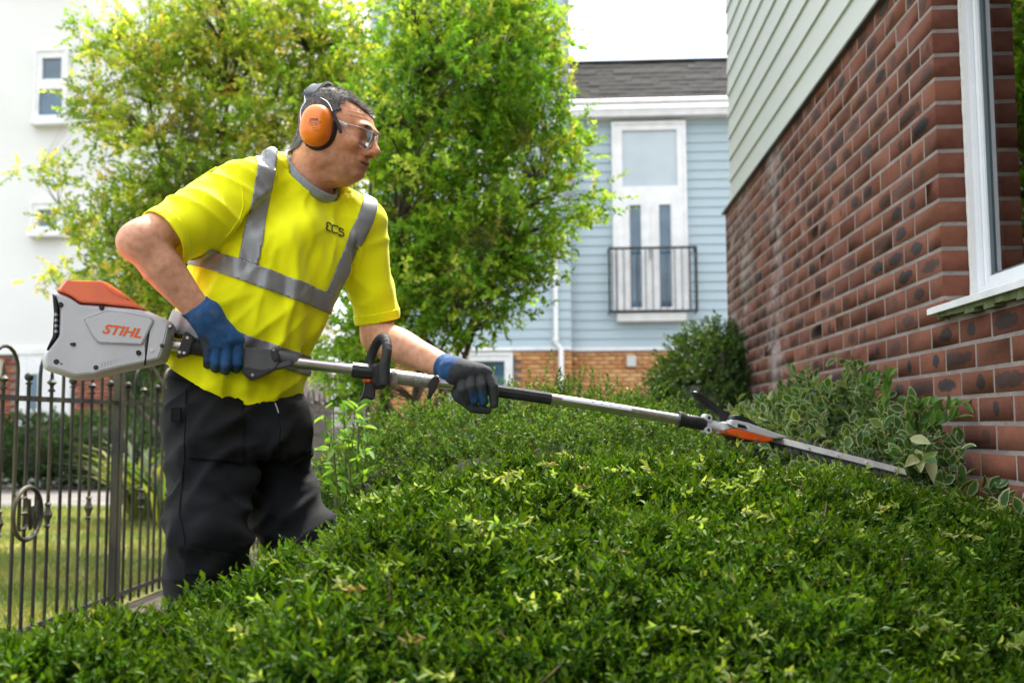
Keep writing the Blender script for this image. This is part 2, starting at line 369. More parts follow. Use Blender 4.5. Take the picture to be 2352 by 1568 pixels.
cs, ss = A(cs), A(ss); area = ss[:, 1]/cs[:, 1]**2*((cs[:, 2] > .55) & (cs[:, 1] > 2.45)); order = np.argsort(-area); big = order[:300]; rest = order[300:]
rn = RNG.random(len(cs)); pa = patch_for(len(cs))
for i in big:
    brick_set('brick', cs[i:i+1], ss[i:i+1], M_rb, wall_r, (BCV, BCF), rn[i:i+1], pa[i:i+1])
brick_set('far_bricks', cs[rest], ss[rest], M_rb, wall_r, (BCV, BCF), rn[rest], pa[rest], kind='stuff')
# unseen wall added behind the viewer to shade the hedge; joined to the house
wg = MB(); wg.lohi((.3, -2.7, 0), (5.5, -2.4, 5.4)); wg.lohi((XW+.02, -2.4, 0), (XW+.32, 1.2, ZT)); wg.lohi((XC0, -2.4, ZT), (XC0+.2, 1.2, 5.4)); wg.build('added_shade_wall', mat('shade_wall_brick', (.12, .045, .028), (.18, .075, .045), 8, rough=.9), rh)
# white window set back in its opening
M_sill = mat('sill_pvc', (.80, .81, .82), (.66, .67, .66), 7, rough=.35)
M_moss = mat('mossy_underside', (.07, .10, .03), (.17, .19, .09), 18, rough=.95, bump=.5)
wn = MB(); FX = XW+.087
def frame_yz(mb, y0, y1, z0, z1, t, x0, x1, bev=.004):
    mb.lohi((x0, y0, z0), (x1, y0+t, z1), bev); mb.lohi((x0, y1-t, z0), (x1, y1, z1), bev)
    mb.lohi((x0+.0005, y0+t-.001, z0), (x1, y1-t+.001, z0+t), bev); mb.lohi((x0+.0005, y0+t-.001, z1-t), (x1, y1-t+.001, z1), bev)
frame_yz(wn, 1.5, YJ-.004, ZS+.006, ZT, .046, FX, FX+.07)
win = wn.build('window', M_pvc, rh)
w2 = MB(); frame_yz(w2, 1.54, YJ-.048, ZS+.050, ZT-.04, .028, FX+.018, FX+.066); w2.build('sash', M_pvc, win)
w3 = MB(); frame_yz(w3, 1.57, YJ-.075, ZS+.077, ZT-.067, .009, FX+.028, FX+.055, .002); w3.build('glazing_seal', mat('rubber_seal', (.10, .13, .14), rough=.6), win)
MB().lohi((FX+.036, 1.57, ZS+.08), (FX+.042, YJ-.08, ZT-.07)).build('pane', glassmat('house_glass', (.75, .8, .8), 2.6, .0, 1.5), win)
sb = MB(); sb.tube([(FX-.001, YJ-.003, ZS+.01+(ZT-ZS-.02)*k/70) for k in range(71)], [.0062+.0022*mnoise.noise((k*.31, 0, 0))+.0012*mnoise.noise((k*.9, 3, 0)) for k in range(71)], 8)
sb.build('sealant', mat('sealant', (.70, .69, .66), (.6, .58, .54), 40, rough=.6), win, True)
sl = MB(); sl.add([(1.108, 1.3, 1.178), (1.108, 1.3, 1.196), (1.125, 1.3, 1.203), (FX+.04, 1.3, 1.213), (FX+.04, 1.3, 1.19), (1.128, 1.3, 1.178),
                   (1.108, 3.125, 1.178), (1.108, 3.125, 1.196), (1.125, 3.125, 1.203), (FX+.04, 3.125, 1.213), (FX+.04, 3.125, 1.19), (1.128, 3.125, 1.178)],
                  [(0,1,2,3,4,5),(11,10,9,8,7,6)]+[(i, (i+1) % 6, 6+(i+1) % 6, 6+i)[::-1] for i in range(6)])
sil = sl.build('sill', M_sill, rh)
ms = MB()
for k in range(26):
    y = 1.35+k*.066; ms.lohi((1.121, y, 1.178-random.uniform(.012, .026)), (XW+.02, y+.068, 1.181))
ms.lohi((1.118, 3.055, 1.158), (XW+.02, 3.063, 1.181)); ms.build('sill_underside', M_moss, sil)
# dim room behind the pane
rm = MB(); rm.lohi((XW+.33, 1.2, .9), (XW+3, 1.21, 2.9)); rm.lohi((XW+.33, 4.4, .9), (XW+3, 4.41, 2.9)); rm.lohi((XW+3, 1.2, .9), (XW+3.01, 4.4, 2.9))
rm.lohi((XW+.33, 1.2, .89), (XW+3, 4.4, .9)); rm.lohi((XW+.33, 1.2, 2.9), (XW+3, 4.4, 2.91)); rm.build('room', mat('room_plaster', (.30, .29, .27), rough=.9), rh)
bl = MB()
for k in range(5): bl.lohi((FX+.09, YJ-.16-k*.006, ZS+.1), (FX+.10+.01*(k % 2), YJ-.155-k*.006, ZT))
bl.build('blind_or_sky_tint', mat('blind_fabric', (.30, .27, .25), rough=.9), win)
# lap boards above
M_clad = mat('cream_cladding', (.45, .475, .44), (.52, .545, .51), 3, rough=.55, bump=.12, bscale=90, stretch=(1, .1, 1))
XC = XW+.045
def board_y(x, y0, y1, z0, h, t):
    v = [(x, y0, z0), (x+t, y0, z0+h+.012), (x+t+.012, y0, z0+h+.012), (x+.02, y0, z0)]
    mb = MB(); mb.prism(v, (0, y1-y0, 0)); return mb
me = board_y(XC-.014, 1.2, YE, 0, .158, .013).mesh('lap_board')
for k in range(16):
    o = obj('lap_board', me, M_clad, rh); o.location = (0, 0, ZT+.075+k*.158)
MB().lohi((XC+.012, 1.2, ZT+.03), (XC+.2, YE-.01, 5.2)).build('cladding_core', M_clad, rh)
tr_ = MB(); tr_.prism([(XW-.012, 1.2, ZT+.012), (XW-.012, 1.2, ZT+.030), (XC-.016, 1.2, ZT+.085), (XC+.02, 1.2, ZT+.085), (XC+.02, 1.2, ZT+.012)], (0, YE+.02-1.2, 0))
tr_.build('starter_trim', mat('trim_paint', (.48, .49, .44), (.42, .43, .39), 4, rough=.5), rh)
MB().lohi((XW-.022, 1.2, ZT+.001), (XC+.02, YE+.035, ZT+.012)).build('flashing', mat('lead_flashing', (.045, .045, .045), (.09, .09, .08), 10, rough=.6), rh)

# ================================================================== blue clad house behind
YF = 17.3; YW = 17.55
def zf(y, x=1400, Y=YF): return at(x, y, Y).z
def xf(x, y=500, Y=YF): return at(x, y, Y).x
XB0 = xf(850, 100); XB1 = xf(1305, 60); XB2 = 4.6
bh = thing('clad_house', 'pale blue weatherboard house with slate roof and orange brick base', 'house', (1, 18, 0))
M_blue = mat('blue_board', (.36, .455, .50), (.41, .505, .55), 1.5, rough=.6, bump=.1, bscale=30, stretch=(.3, 1, 1))
def board_x(x0, x1, y, h, t=.022):
    v = [(x0, y-t-.008, 0), (x0, y-.008, h+.015), (x0, y+.004, h+.015), (x0, y+.02, 0)]
    return MB().prism(v, (x1-x0, 0, 0)).mesh('weatherboard')
ZB = zf(797); BHt = .166
meW = board_x(XB1, XB2, YW, BHt); meT = board_x(XB0, XB1, YF, BHt)
for k in range(26):
    if ZB+k*BHt > zf(262): break
    o = obj('weatherboard', meW, M_blue, bh); o.location = (0, 0, ZB+k*BHt)
for k in range(46):
    o = obj('weatherboard', meT, M_blue, bh); o.location = (0, 0, ZB+k*BHt)
ZE = zf(262, Y=YW); ZTOP = ZB+46*BHt
wl = MB(); wl.lohi((XB1+.01, YW+.012, 0), (XB2, YW+6, ZE)); wl.lohi((XB0+.01, YF+.012, 0), (XB1-.01, YF+6, ZTOP)); bwall = wl.build('wall', M_mort, bh)
M_bb = brickmat('buff_brick', (.50, .22, .085), (.64, .37, .16), (.40, .15, .06))
def far_bricks(x0, x1, y, zt, name, mat_, parent, holes=()):
    C, S = [], []
    z = .0375; i = 0
    while z < zt-.03:
        x = x0 + (0 if i % 2 else -.1125)
        while x < x1:
            a, b_ = max(x+.005, x0), min(x+.22, x1); x += .225
            if b_-a < .05 or any(h[0]-.1 < (a+b_)/2 < h[1]+.1 and h[2] < z < h[3] for h in holes): continue
            C.append(((a+b_)/2, y-.0, z)); S.append(((b_-a)/2, .022, .0325))
        z += .075; i += 1
    brick_set(name, C, S, mat_, parent, axis='x', jit=.002, kind='stuff')
gw = (xf(1042, 850), xf(1172, 850), .9, zf(812))
far_bricks(XB0, XB1, YF, zf(803), 'brickwork', M_bb, bwall, [gw]); far_bricks(XB1, XB2, YW, zf(803), 'brickwork', M_bb, bwall)
MB().lohi((XB0, YF-.05, zf(803)), (XB1, YF+.01, ZB+.012)).lohi((XB1+.001, YW-.05, zf(803)), (XB2, YW+.01, ZB+.012)).build('drip_trim', M_white, bh)
MB().lohi((XB1-.07, YF-.06, 4.2), (XB1+.012, YF+.02, ZTOP)).build('corner_trim', mat('corner_grey', (.22, .24, .26), (.3, .32, .34), 5, rough=.5), bh)
# roof with rows of tiles
M_tile = mat('slate_tile', (.028, .027, .026), (.058, .055, .052), 1.6, rough=.95, bump=.3, bscale=30, detail=6, spec=.05)
RY0 = YW-.32; zr0 = zf(230, Y=RY0); zr1 = zf(150, Y=YW+2.2); RY1 = YW+2.2
rf = MB().add([(XB1+.05, RY0, zr0-.01), (XB2, RY0, zr0-.01), (XB2, RY1, zr1-.01), (XB1+.05, RY1, zr1-.01)], [(0, 1, 2, 3)]).build('roof', mat('roof_felt', (.05, .05, .05), rough=.9), bh)
nr = 9; sl_ = Vector((0, RY1-RY0, zr1-zr0)); st_ = sl_/nr; nv = Vector((0, -(zr1-zr0), RY1-RY0)).normalized(); tw = .33
tme = MB().add([(0, 0, .012), (tw-.008, 0, .012), (tw-.008, st_.y*1.12, st_.z*1.12-.004), (0, st_.y*1.12, st_.z*1.12-.004), (0, 0, -.02), (tw-.008, 0, -.02)], [(0, 1, 2, 3), (4, 5, 1, 0)]).mesh('roof_tile')
for r in range(nr):
    x = XB1+.05+(.16 if r % 2 else 0)-.16
    while x < XB2:
        o = obj('roof_tile', tme, M_tile, rf); o.location = Vector((x, RY0, zr0))+st_*r+nv*random.uniform(.012, .03)
        x += tw
gt = MB(); gt.tube([(XB1+.0, RY0-.02, zf(236, Y=RY0)), (XB2, RY0-.02, zf(236, Y=RY0))], .055, 10); gt.build('gutter', M_white, bh, True)
MB().lohi((XB1+.03, RY0+.06, zf(265, Y=RY0)), (XB2, RY0+.09, zf(247, Y=RY0))).build('fascia', M_white, bh)
MB().lohi((XB1+.03, RY0+.09, zf(265, Y=RY0)+.002), (XB2, YW+.02, zf(265, Y=RY0)+.022)).build('soffit', M_white, bh)
MB().tube([(XB1, RY1+.02, zr1+.04), (XB2, RY1+.02, zr1+.04)], .07, 8).build('ridge_tile', M_tile, bh, True)
# downpipe
xp = xf(1274, 500); dp = MB()
dp.tube([(xp, YF-.09, zf(180)), (xp, YF-.09, zf(786)), (xp+.09, YF-.12, zf(800)), (xp+.09, YF-.12, 0)], .045, 10)
for yy_ in (330, 480, 640, 780): dp.tube([(xp, YF-.09, zf(yy_)-.03), (xp, YF-.09, zf(yy_)+.03)], .058, 10)
dp.build('downpipe', M_white, bh, True)
MB().lohi((xf(1436), YW-.08, zf(841)), (xf(1458), YW-.02, zf(815)), .01).build('vent_cover', mat('vent_plastic', (.55, .54, .5), rough=.5), bh)

def window_far(parent, name, x0, x1, z0, z1, Y, panes, t=.09, sill=True, fm=M_white, depth=.10):
    """panes: list of (x0,x1,z0,z1); bars drawn as the frame around and between the panes"""
    f = MB(); yb = Y-.04; yfnt = yb-depth
    xs = sorted({x0, x1, *[q for p in panes for q in p[:2]]}); zs = sorted({z0, z1, *[q for p in panes for q in p[2:]]})
    ins = lambda x, z: any(p[0] < x < p[1] and p[2] < z < p[3] for p in panes)
    for a, b_ in zip(xs, xs[1:]):
        run = None
        for c, d in zip(zs, zs[1:]):
            if not ins((a+b_)/2, (c+d)/2): f.lohi((a+.0003, yfnt, c), (b_-.0003, yb, d))
    wo_ = f.build(name, fm, parent)
    for p in panes:
        MB().lohi((p[0]-.005, yb-.05, p[2]-.005), (p[1]+.005, yb-.035, p[3]+.005)).build('pane', M_glass_far, wo_)
    if sill: MB().lohi((x0-.06, yfnt-.09, z0-.14), (x1+.06, yb+.02, z0-.002), .01).build('sill', M_white, wo_)
    # reveal trim standing round the frame
    r = MB(); r.lohi((x0-.05, yfnt-.02, z0), (x0-.001, yb, z1)); r.lohi((x1+.001, yfnt-.02, z0), (x1+.05, yb, z1)); r.lohi((x0-.05, yfnt-.02, z1+.001), (x1+.05, yb, z1+.05)); r.build('surround', fm, wo_)
    return wo_
X = lambda x: xf(x, 500, YW); Z = lambda y: zf(y, 1490, YW)
fw = window_far(bh, 'french_window', X(1413), X(1570), Z(717), Z(291), YW,
    [(X(1430), X(1556), Z(432), Z(304)), (X(1445), X(1471), Z(708), Z(474)), (X(1512), X(1539), Z(708), Z(474))], sill=False)
lf = MB()
for a, b_ in ((1434, 1486), (1496, 1550)):
    lf.lohi((X(a), YW-.165, Z(714)), (X(a)+.05, YW-.141, Z(462))); lf.lohi((X(b_)-.05, YW-.165, Z(714)), (X(b_), YW-.141, Z(462)))
lf.build('door_stile', M_white, fw)
MB().lohi((X(1488), YW-.19, Z(600)), (X(1492), YW-.166, Z(575))).build('handle', mat('handle_metal', (.4, .4, .42), rough=.3, metal=1), fw)
MB().lohi((X(1413), YW-.2, Z(740)), (X(1570), YW, Z(722)), .01).build('sill', M_white, fw)
MB().lohi((X(1430), YW-.095, Z(432)), (X(1556), YW-.0905, Z(304))).build('blind_or_sky_tint', mat('painted_sky_reflection', (.36, .43, .47), (.42, .49, .52), 2, rough=.08, spec=1.0), fw)  # pale sheet paints the sky's reflection on the upper pane
MB().lohi((X(1446), YW-.06, Z(706)), (X(1470), YW-.055, Z(600))).build('curtain', mat('net_curtain', (.30, .27, .22), rough=.9), fw)
# Juliet balcony
jb = MB(); yb_ = YW-.34; xa, xb = X(1396), X(1592); zt_, zb_ = Z(577), Z(719)
def bar(mb, a, b_, r=.02): mb.tube([a, b_], r, 6)
bal = MB(); bar(bal, (xa, yb_, zt_), (xb, yb_, zt_), .024); bar(bal, (xa, yb_, zt_), (xa, YW, zt_), .02); bar(bal, (xb, yb_, zt_), (xb, YW, zt_), .02)
bal = bal.build('balcony_railing', M_black, bh)
q = MB(); bar(q, (xa, yb_, zb_), (xb, yb_, zb_), .024); bar(q, (xa, yb_, zb_), (xa, YW, zb_)); bar(q, (xb, yb_, zb_), (xb, YW, zb_)); q.build('bottom_rail', M_black, bal)
for k in range(13):
    x = xa+(xb-xa)*k/12; MB().tube([(x, yb_, zb_), (x, yb_, zt_)], .009 if 1 < k < 11 else .016, 6).build('baluster', M_black, bal)
for x in (xa, xb):
    for k in range(1, 3): MB().tube([(x, yb_+k*.11, zb_), (x, yb_+k*.11, zt_)], .011, 6).build('baluster', M_black, bal)
# windows on the taller part
X = lambda x: xf(x, 500, YF); Z = lambda y: zf(y, 1110, YF)
for (a, b_, c, d) in ((1035, 1180, 570, 300), (1035, 1186, 60, -190)):
    mX = (a+b_)/2
    window_far(bh, 'window', X(a), X(b_), Z(c), Z(d), YF, [(X(a+12), X(mX-6), Z(c-10), Z(d+12)), (X(mX+6), X(b_-12), Z(c-10), Z(d+12))])
window_far(bh, 'window', gw[0], gw[1], .95, gw[3]-.02, YF, [(gw[0]+.09, gw[1]-.09, 1.05, gw[3]-.12)], sill=False)

# ================================================================== white rendered house
XL0, XL1 = -24., xf(560, 300)
lh = thing('rendered_house', 'white rendered house with red brick ground floor and small windows', 'house', (-12, 18, 0))
ZR = zf(812, 100)
lw = MB(); lw.lohi((XL0, YF, ZR), (XL1, YF+7, 10.5)); lw.build('render_wall', M_render, lh)
lb = MB(); lb.lohi((XL0, YF+.03, 0), (XL1, YF+7, ZR-.001)); lbw = lb.build('wall', M_mort, lh)
M_rb2 = brickmat('far_red_brick', (.28, .085, .05), (.38, .15, .09), (.24, .07, .05))
X = lambda x: xf(x, 850, YF); Z = lambda y: zf(y, 100, YF)
dx0, dx1 = X(43), X(165)
far_bricks(X(-60), XL1, YF+.03, ZR, 'brickwork', M_rb2, lbw, [(dx0, dx1, 0, ZR)])
MB().lohi((XL0, YF-.05, ZR-.01), (XL1, YF+.03, ZR+.09)).build('bell_cast_trim', M_white, lh)
dr = MB(); dr.lohi((dx0, YF-.03, .02), (dx1, YF+.05, ZR-.011)); dr = dr.build('door', M_white, lh)
MB().lohi((X(74), YF-.045, Z(938)), (X(89), YF-.031, Z(858))).build('pane', M_glass_far, dr)
for a, b_ in ((44, 66), (66, 100), (102, 163)):
    for c, d in ((1080, 960), (950, 830)):
        if (a, c) == (66, 950): continue
        MB().lohi((X(a)+.02, YF-.038, Z(c)), (X(b_)-.02, YF-.031, Z(d))).build('door_panel', M_white, dr)
MB().lohi((X(102), YF-.1, Z(962)), (X(105), YF-.031, Z(945))).build('handle', M_black, dr)
MB().lohi((X(-22), YF-.12, Z(864)), (X(9), YF+.02, Z(825)), .01).build('meter_box', mat('cream_plastic', (.60, .55, .42), rough=.5), lh)
def wl_(x0, x1, y0, y1, panes):
    Xx = lambda x: xf(x, y0, YF)
    window_far(lh, 'window', Xx(x0), Xx(x1), Z(y1), Z(y0), YF+.03, [(Xx(a), Xx(b_), Z(d), Z(c)) for a, c, b_, d in panes])
wl_(93, 157, 124, 276, [(105, 139, 149, 187), (99, 210, 153, 269)])
wl_(83, 147, 471, 530, [(95, 484, 139, 523)])
wl_(93, 157, -220, -70, [(105, -205, 149, -158), (99, -140, 153, -78)])
# ================================================================== iron gate and railings (they stand on X = XFN and run along Y)
XFN = -2.05; ZRL = .957; ZBT = .09
def fy(x): return at(x, 980, 3).y*0 + (lambda d: O + d*(XFN/d.x))(ray(x, 980)).y
M_iron = mat('railing_iron', (.014, .014, .014), (.085, .075, .035), 9, rough=.6, bump=.25, bscale=70, stretch=(1, 1, .35), lo=.42, hi=.72)
gate = thing('iron_gate', 'black iron gate with hooped tops and a ring monogram', 'gate', (XFN, 3.9, 0))
fence = thing('iron_railing', 'black iron railing run beyond the square post, behind the worker', 'railing', (XFN, 6.5, 0))
post = MB().lohi((XFN-.02, fy(271)-.022, 0), (XFN+.02, fy(271)+.022, 1.16), .004)
post.build('gate_post', M_iron, None, label='square black iron post between gate and railing run', cat='post')
def top_point(p, kind):
    x, y, z = p; mb = MB()
    if kind == 'ball': mb.tube([(x, y, z-.02), (x, y, z+.045)], .0075, 8).sphere((x, y, z+.062), .017, 10, 7).tube([(x, y, z+.034), (x, y, z+.04)], .013, 8)
    else:
        mb.lathe((x, y, z-.02), (0, 0, 1), [(0, .0075), (.05, .0075), (.052, .014), (.06, .014), (.062, .008), (.075, .008), (.088, .02), (.10, .008), (.125, .006), (.15, .001)], 8)
    return mb
def bar_at(y, parent, kind, r=.0072):
    mb = MB().tube([(XFN, y, ZBT-.05), (XFN, y, ZRL+.002)], r, 8)
    b = mb.build('bar', M_iron, parent, True)
    if kind in ('ball', 'spear'):
        top_point((XFN, y, ZRL+(.0 if kind == 'spear' else .02)), kind).build('finial', M_iron, b, True)
    if kind == 'spear':
        zc = .505; MB().lathe((XFN, y, zc-.05), (0, 0, 1), [(0, .008), (.008, .015), (.016, .009), (.03, .011), (.05, .020), (.07, .011), (.084, .009), (.092, .015), (.1, .008)], 8).build('collar', M_iron, b, True)
def hoop(y0, y1, parent):
    pts = [(XFN, y0, ZRL-.02)]; c = (y0+y1)/2; r = abs(y1-y0)/2; zc = 1.145-r
    pts += [(XFN, c-(y1-y0)/2*math.cos(a), zc+r*math.sin(a)) for a in np.linspace(0, math.pi, 11)]; pts += [(XFN, y1, ZRL-.02)]
    MB().tube(pts, .0072, 8).build('hoop', M_iron, parent, True)
gb = [fy(x) for x in (-48, -24, 4, 37, 63, 89, 116, 143, 165, 187, 209, 232, 251)]
gk = ['ball', 'h', 'spear', 'h', 'ball', 'h', 'spear', 'h', 'ball', 'h', 'spear', 'h', 'ball']
def rails(y0, y1, parent):
    for z, nm in ((ZRL, 'top_rail'), (ZBT, 'bottom_rail')): MB().lohi((XFN-.006, y0, z-.010), (XFN+.006, y1, z+.010)).build(nm, M_iron, parent)
rails(gb[0]-.1, fy(271)-.026, gate)
for y, k in zip(gb, gk): bar_at(y, gate, k)
for i in (1, 5, 9): hoop(gb[i], gb[i+2], gate)
# ring monogram on the gate
yc, zc, rr = fy(63), .525, .098
rg = MB(); rg.tube([(XFN+.012, yc+rr*math.cos(a), zc+rr*math.sin(a)) for a in np.linspace(0, 2*math.pi, 33)[:-1]], .009, 8, closed=True)
ring = rg.build('monogram_ring', M_iron, gate, True)
def let(pts, nm): MB().tube([(XFN+.014, yc+a*rr, zc+b_*rr) for a, b_ in pts], .0075, 6).build(nm, M_iron, ring, True)
let([(-.62, -.55), (-.62, .62), (-.2, .62), (-.08, .45), (-.08, .2), (-.22, .05), (-.62, .05), (-.15, .03), (-.02, -.15), (-.02, -.4), (-.18, -.55), (-.62, -.55)], 'letter')
let([(.05, .55), (.2, -.6), (.36, .2), (.52, -.6), (.74, .45)], 'letter')
fys = [fy(x) for x in (291, 309, 328, 346, 359, 374)]
while fys[-1] < 11.5: fys.append(fys[-1]+.088)
fk = ['ball', 'h', 'spear', 'h']*40
rails(fy(271)+.028, fys[-1]+.05, fence)
for y, k in zip(fys, fk): bar_at(y, fence, k, .0075)
for i in range(1, len(fys)-2, 4): hoop(fys[i], fys[i+2], fence)
for y in (7.3, 10.1): MB().lohi((XFN-.026, y-.024, 0), (XFN+.026, y+.024, 1.12)).build('post', M_iron, fence)
# low hooped railing far off in front of the houses
lr = thing('hoop_railing', 'low black hooped railing in front of the rendered house', 'railing', (-6, 12.6, 0))
for k in range(26):
    x = -9.6+k*.26; MB().tube([(x, 14.9, 0), (x, 14.9, .85)]+[(x+.115-.115*math.cos(a), 14.9, .85+.115*math.sin(a)) for a in np.linspace(.3, math.pi, 7)]+[(x+.23, 14.9, 0)], .009, 6).build('hoop', M_black, lr, True)
MB().lohi((-9.7, 14.893, .70), (-2.8, 14.907, .72)).build('rail', M_black, lr)

# ================================================================== planting
M_leaf = mat('leaf', (1, 1, 1), attr=True, rough=.5, transl=.34, spec=.18)
M_leafmatt = mat('leaf_soft', (1, 1, 1), attr=True, rough=.6, transl=.5, spec=.25)
M_bark = mat('bark', (.05, .038, .028), (.13, .10, .075), 14, rough=.9, bump=.6, stretch=(1, 1, .3))
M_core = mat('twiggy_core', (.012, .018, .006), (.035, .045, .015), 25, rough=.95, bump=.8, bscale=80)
def mixc(rng, n, *cs):
    """random mixtures of colours; cs = (weight, rgb)"""
    wts = A([c[0] for c in cs], float); k = rng.choice(len(cs), n, p=wts/wts.sum()); base = A([c[1] for c in cs])[k]
    return base*rng.uniform(.75, 1.25, (n, 1))*rng.uniform(.92, 1.08, (n, 3))
def vnoise(P, s, seed=0): return A([mnoise.noise(Vector(p)*s+Vector((seed*7.3, seed*1.7, 3.1*seed))) for p in P])

# ---- clipped hedge being trimmed
HX = A([-1.6, -.85, -.62, -.5, -.43, -.31, -.16, 0, .17, .38, .6, .82, .97, 1.12, 1.5]); HZ = A([.47, .560, .592, .632, .700, .745, .770, .785, .782, .770, .748, .705, .675, .61, .5])
HYX = A([-1.6, -.86, -.62, -.43, -.16, 0, .38, .6, .82, 1.12]); HYR = A([1.3, 1.45, 1.78, 1.92, 2.08, 2.2, 2.25, 2.35, 2.45, 2.4])
def hedge_z(x, y):
    r = np.interp(x, HX, HZ); yr = np.interp(x, HYX, HYR); u = yr-y
    z = r - np.where(u > 0, .37*(np.abs(u)/.95)**1.5, 1.3*np.maximum(-u-.02, 0)**1.5)
    return z - np.maximum(.62-y, 0)*1.5
n0 = 100000; hy = 1.1+1.65*RNG.random(n0)**.85; hx = RNG.uniform(-.62, .62, n0)*hy*1.05+.0
ok = (hx > -1.5) & (hx < 1.22) & (hy < np.interp(hx, HYX, HYR)+.35); hx, hy = hx[ok], hy[ok]
hz = hedge_z(hx, hy); e = .01
nx = -(hedge_z(hx+e, hy)-hedge_z(hx-e, hy))/(2*e); ny = -(hedge_z(hx, hy+e)-hedge_z(hx, hy-e))/(2*e)
Nn = unit(np.c_[nx, ny, np.ones_like(nx)])
P = np.c_[hx, hy, hz]; lump = vnoise(P, 3.2, 8)*.030+vnoise(P, 7.5, 1)*.036+vnoise(P, 17, 2)*.020
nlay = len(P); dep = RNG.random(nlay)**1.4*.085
P = P + Nn*(lump-dep-.048)[:, None]
D = unit(Nn*.55+A([0, 0, .45])+RNG.normal(size=P.shape)*.52)
b_, dd, nn, ln, wd, f = sprigs(P, D, 9, RNG.uniform(.025, .06, nlay), .0150, .0056, 1.25, RNG); vs_ = (RNG.lognormal(0, .28, nlay)).repeat(9); ln = ln*vs_; wd = wd*vs_
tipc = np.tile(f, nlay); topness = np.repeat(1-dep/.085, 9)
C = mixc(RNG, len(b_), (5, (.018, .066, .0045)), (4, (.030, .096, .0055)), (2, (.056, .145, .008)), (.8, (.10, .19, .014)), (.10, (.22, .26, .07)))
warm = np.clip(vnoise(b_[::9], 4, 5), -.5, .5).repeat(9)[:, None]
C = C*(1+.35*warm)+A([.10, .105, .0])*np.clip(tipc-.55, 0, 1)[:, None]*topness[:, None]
hedge = thing('hedge', 'clipped green hedge mound with small narrow leaves, under the trimmer', 'hedge', (0, 1.5, 0))
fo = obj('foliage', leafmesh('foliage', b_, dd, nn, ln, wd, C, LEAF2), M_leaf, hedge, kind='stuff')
# clippings lying loose on top
nc = 260; cx_ = RNG.uniform(-.5, 1.0, nc); cy_ = np.interp(cx_, HYX, HYR)-RNG.random(nc)*1.0; cz = hedge_z(cx_, cy_)-.004
dz = RNG.normal(size=(nc, 3))*A([1, 1, .25]); Cc = mixc(RNG, nc, (3, (.20, .30, .06)), (1.5, (.30, .36, .12)), (.4, (.20, .17, .07)))
Pc = np.c_[cx_, cy_, cz]; bb, d2, n2, l2, w2_, _ = sprigs(Pc, dz, 6, .035, .018, .007, .9, RNG)
obj('clippings', leafmesh('clippings', bb, d2, n2, l2, w2_, np.repeat(Cc, 6, 0)*RNG.uniform(.8, 1.2, (nc*6, 1))), M_leafmatt, None, label='pale cut sprigs strewn over the clipped hedge top', cat='clippings', kind='stuff')
# brown cut twigs
tw_ = MB()
for k in range(260):
    i = RNG.integers(nlay); p = Vector(P[i]); d = Vector(D[i]+RNG.normal(size=3)*.5).normalized(); tw_.tube([p, p+d*random.uniform(.04, .09)], [.0016, .0009], 4, caps=False)
tw_.build('twigs', mat('twig_bark', (.10, .06, .035), (.2, .14, .08), 30, rough=.9), hedge, kind='stuff')
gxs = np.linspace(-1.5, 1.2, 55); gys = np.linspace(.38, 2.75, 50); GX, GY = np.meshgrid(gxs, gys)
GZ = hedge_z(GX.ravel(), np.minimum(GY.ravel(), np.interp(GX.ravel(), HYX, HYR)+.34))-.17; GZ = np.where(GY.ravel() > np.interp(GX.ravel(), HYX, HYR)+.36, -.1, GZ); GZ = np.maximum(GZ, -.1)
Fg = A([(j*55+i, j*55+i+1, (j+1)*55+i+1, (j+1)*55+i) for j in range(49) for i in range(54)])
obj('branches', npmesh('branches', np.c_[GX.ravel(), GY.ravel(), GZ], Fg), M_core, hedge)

# ---- generic rounded bush
def bush(name, label, cat, lobes, nsp, nlf, leaf, width, cols, rng, mat_=M_leaf, spread=1.1, slen=(.04, .08), T=LEAF2, CE=None, lumpy=.12, group=None, base=None):
    c0 = base or (lobes[0][0][0], lobes[0][0][1], 0); root = thing(name, label, cat, c0, group)
    Ps, Ds = [], []; area = A([l[1][0]*l[1][2] for l in lobes]); core = MB()
    for (c, r), a in zip(lobes, area/area.sum()):
        m = int(nsp*a); u = unit(rng.normal(size=(m, 3))); r = A(r)
        p = A(c)+u*r*(1-rng.random((m, 1))**2*.28)*(1+lumpy*vnoise(u*2.6+A(c)*3, 1.5)[:, None]+lumpy*.6*vnoise(u*6+A(c), 1.7, 4)[:, None])
        Ps.append(p); Ds.append(unit(u/r*min(r))*.7+A([0, 0, .35])+rng.normal(size=(m, 3))*.45); core.sphere(c, tuple(r*.72), 14, 10)
    P_ = np.concatenate(Ps); D_ = np.concatenate(Ds); k = P_[:, 2] > .02; P_, D_ = P_[k], D_[k]
    b_, dd, nn, ln, wd, f = sprigs(P_, D_, nlf, rng.uniform(*slen, len(P_)), leaf, width, spread, rng)
    C = mixc(rng, len(b_), *cols)*(1+.35*np.clip(vnoise(P_, 3.5, 9), -.6, .6)).repeat(nlf)[:, None]
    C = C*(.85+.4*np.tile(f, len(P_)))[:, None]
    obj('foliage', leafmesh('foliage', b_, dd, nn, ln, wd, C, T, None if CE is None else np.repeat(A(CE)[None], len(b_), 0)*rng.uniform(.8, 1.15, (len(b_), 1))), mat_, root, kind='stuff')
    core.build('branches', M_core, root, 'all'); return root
R2 = np.random.default_rng(21)
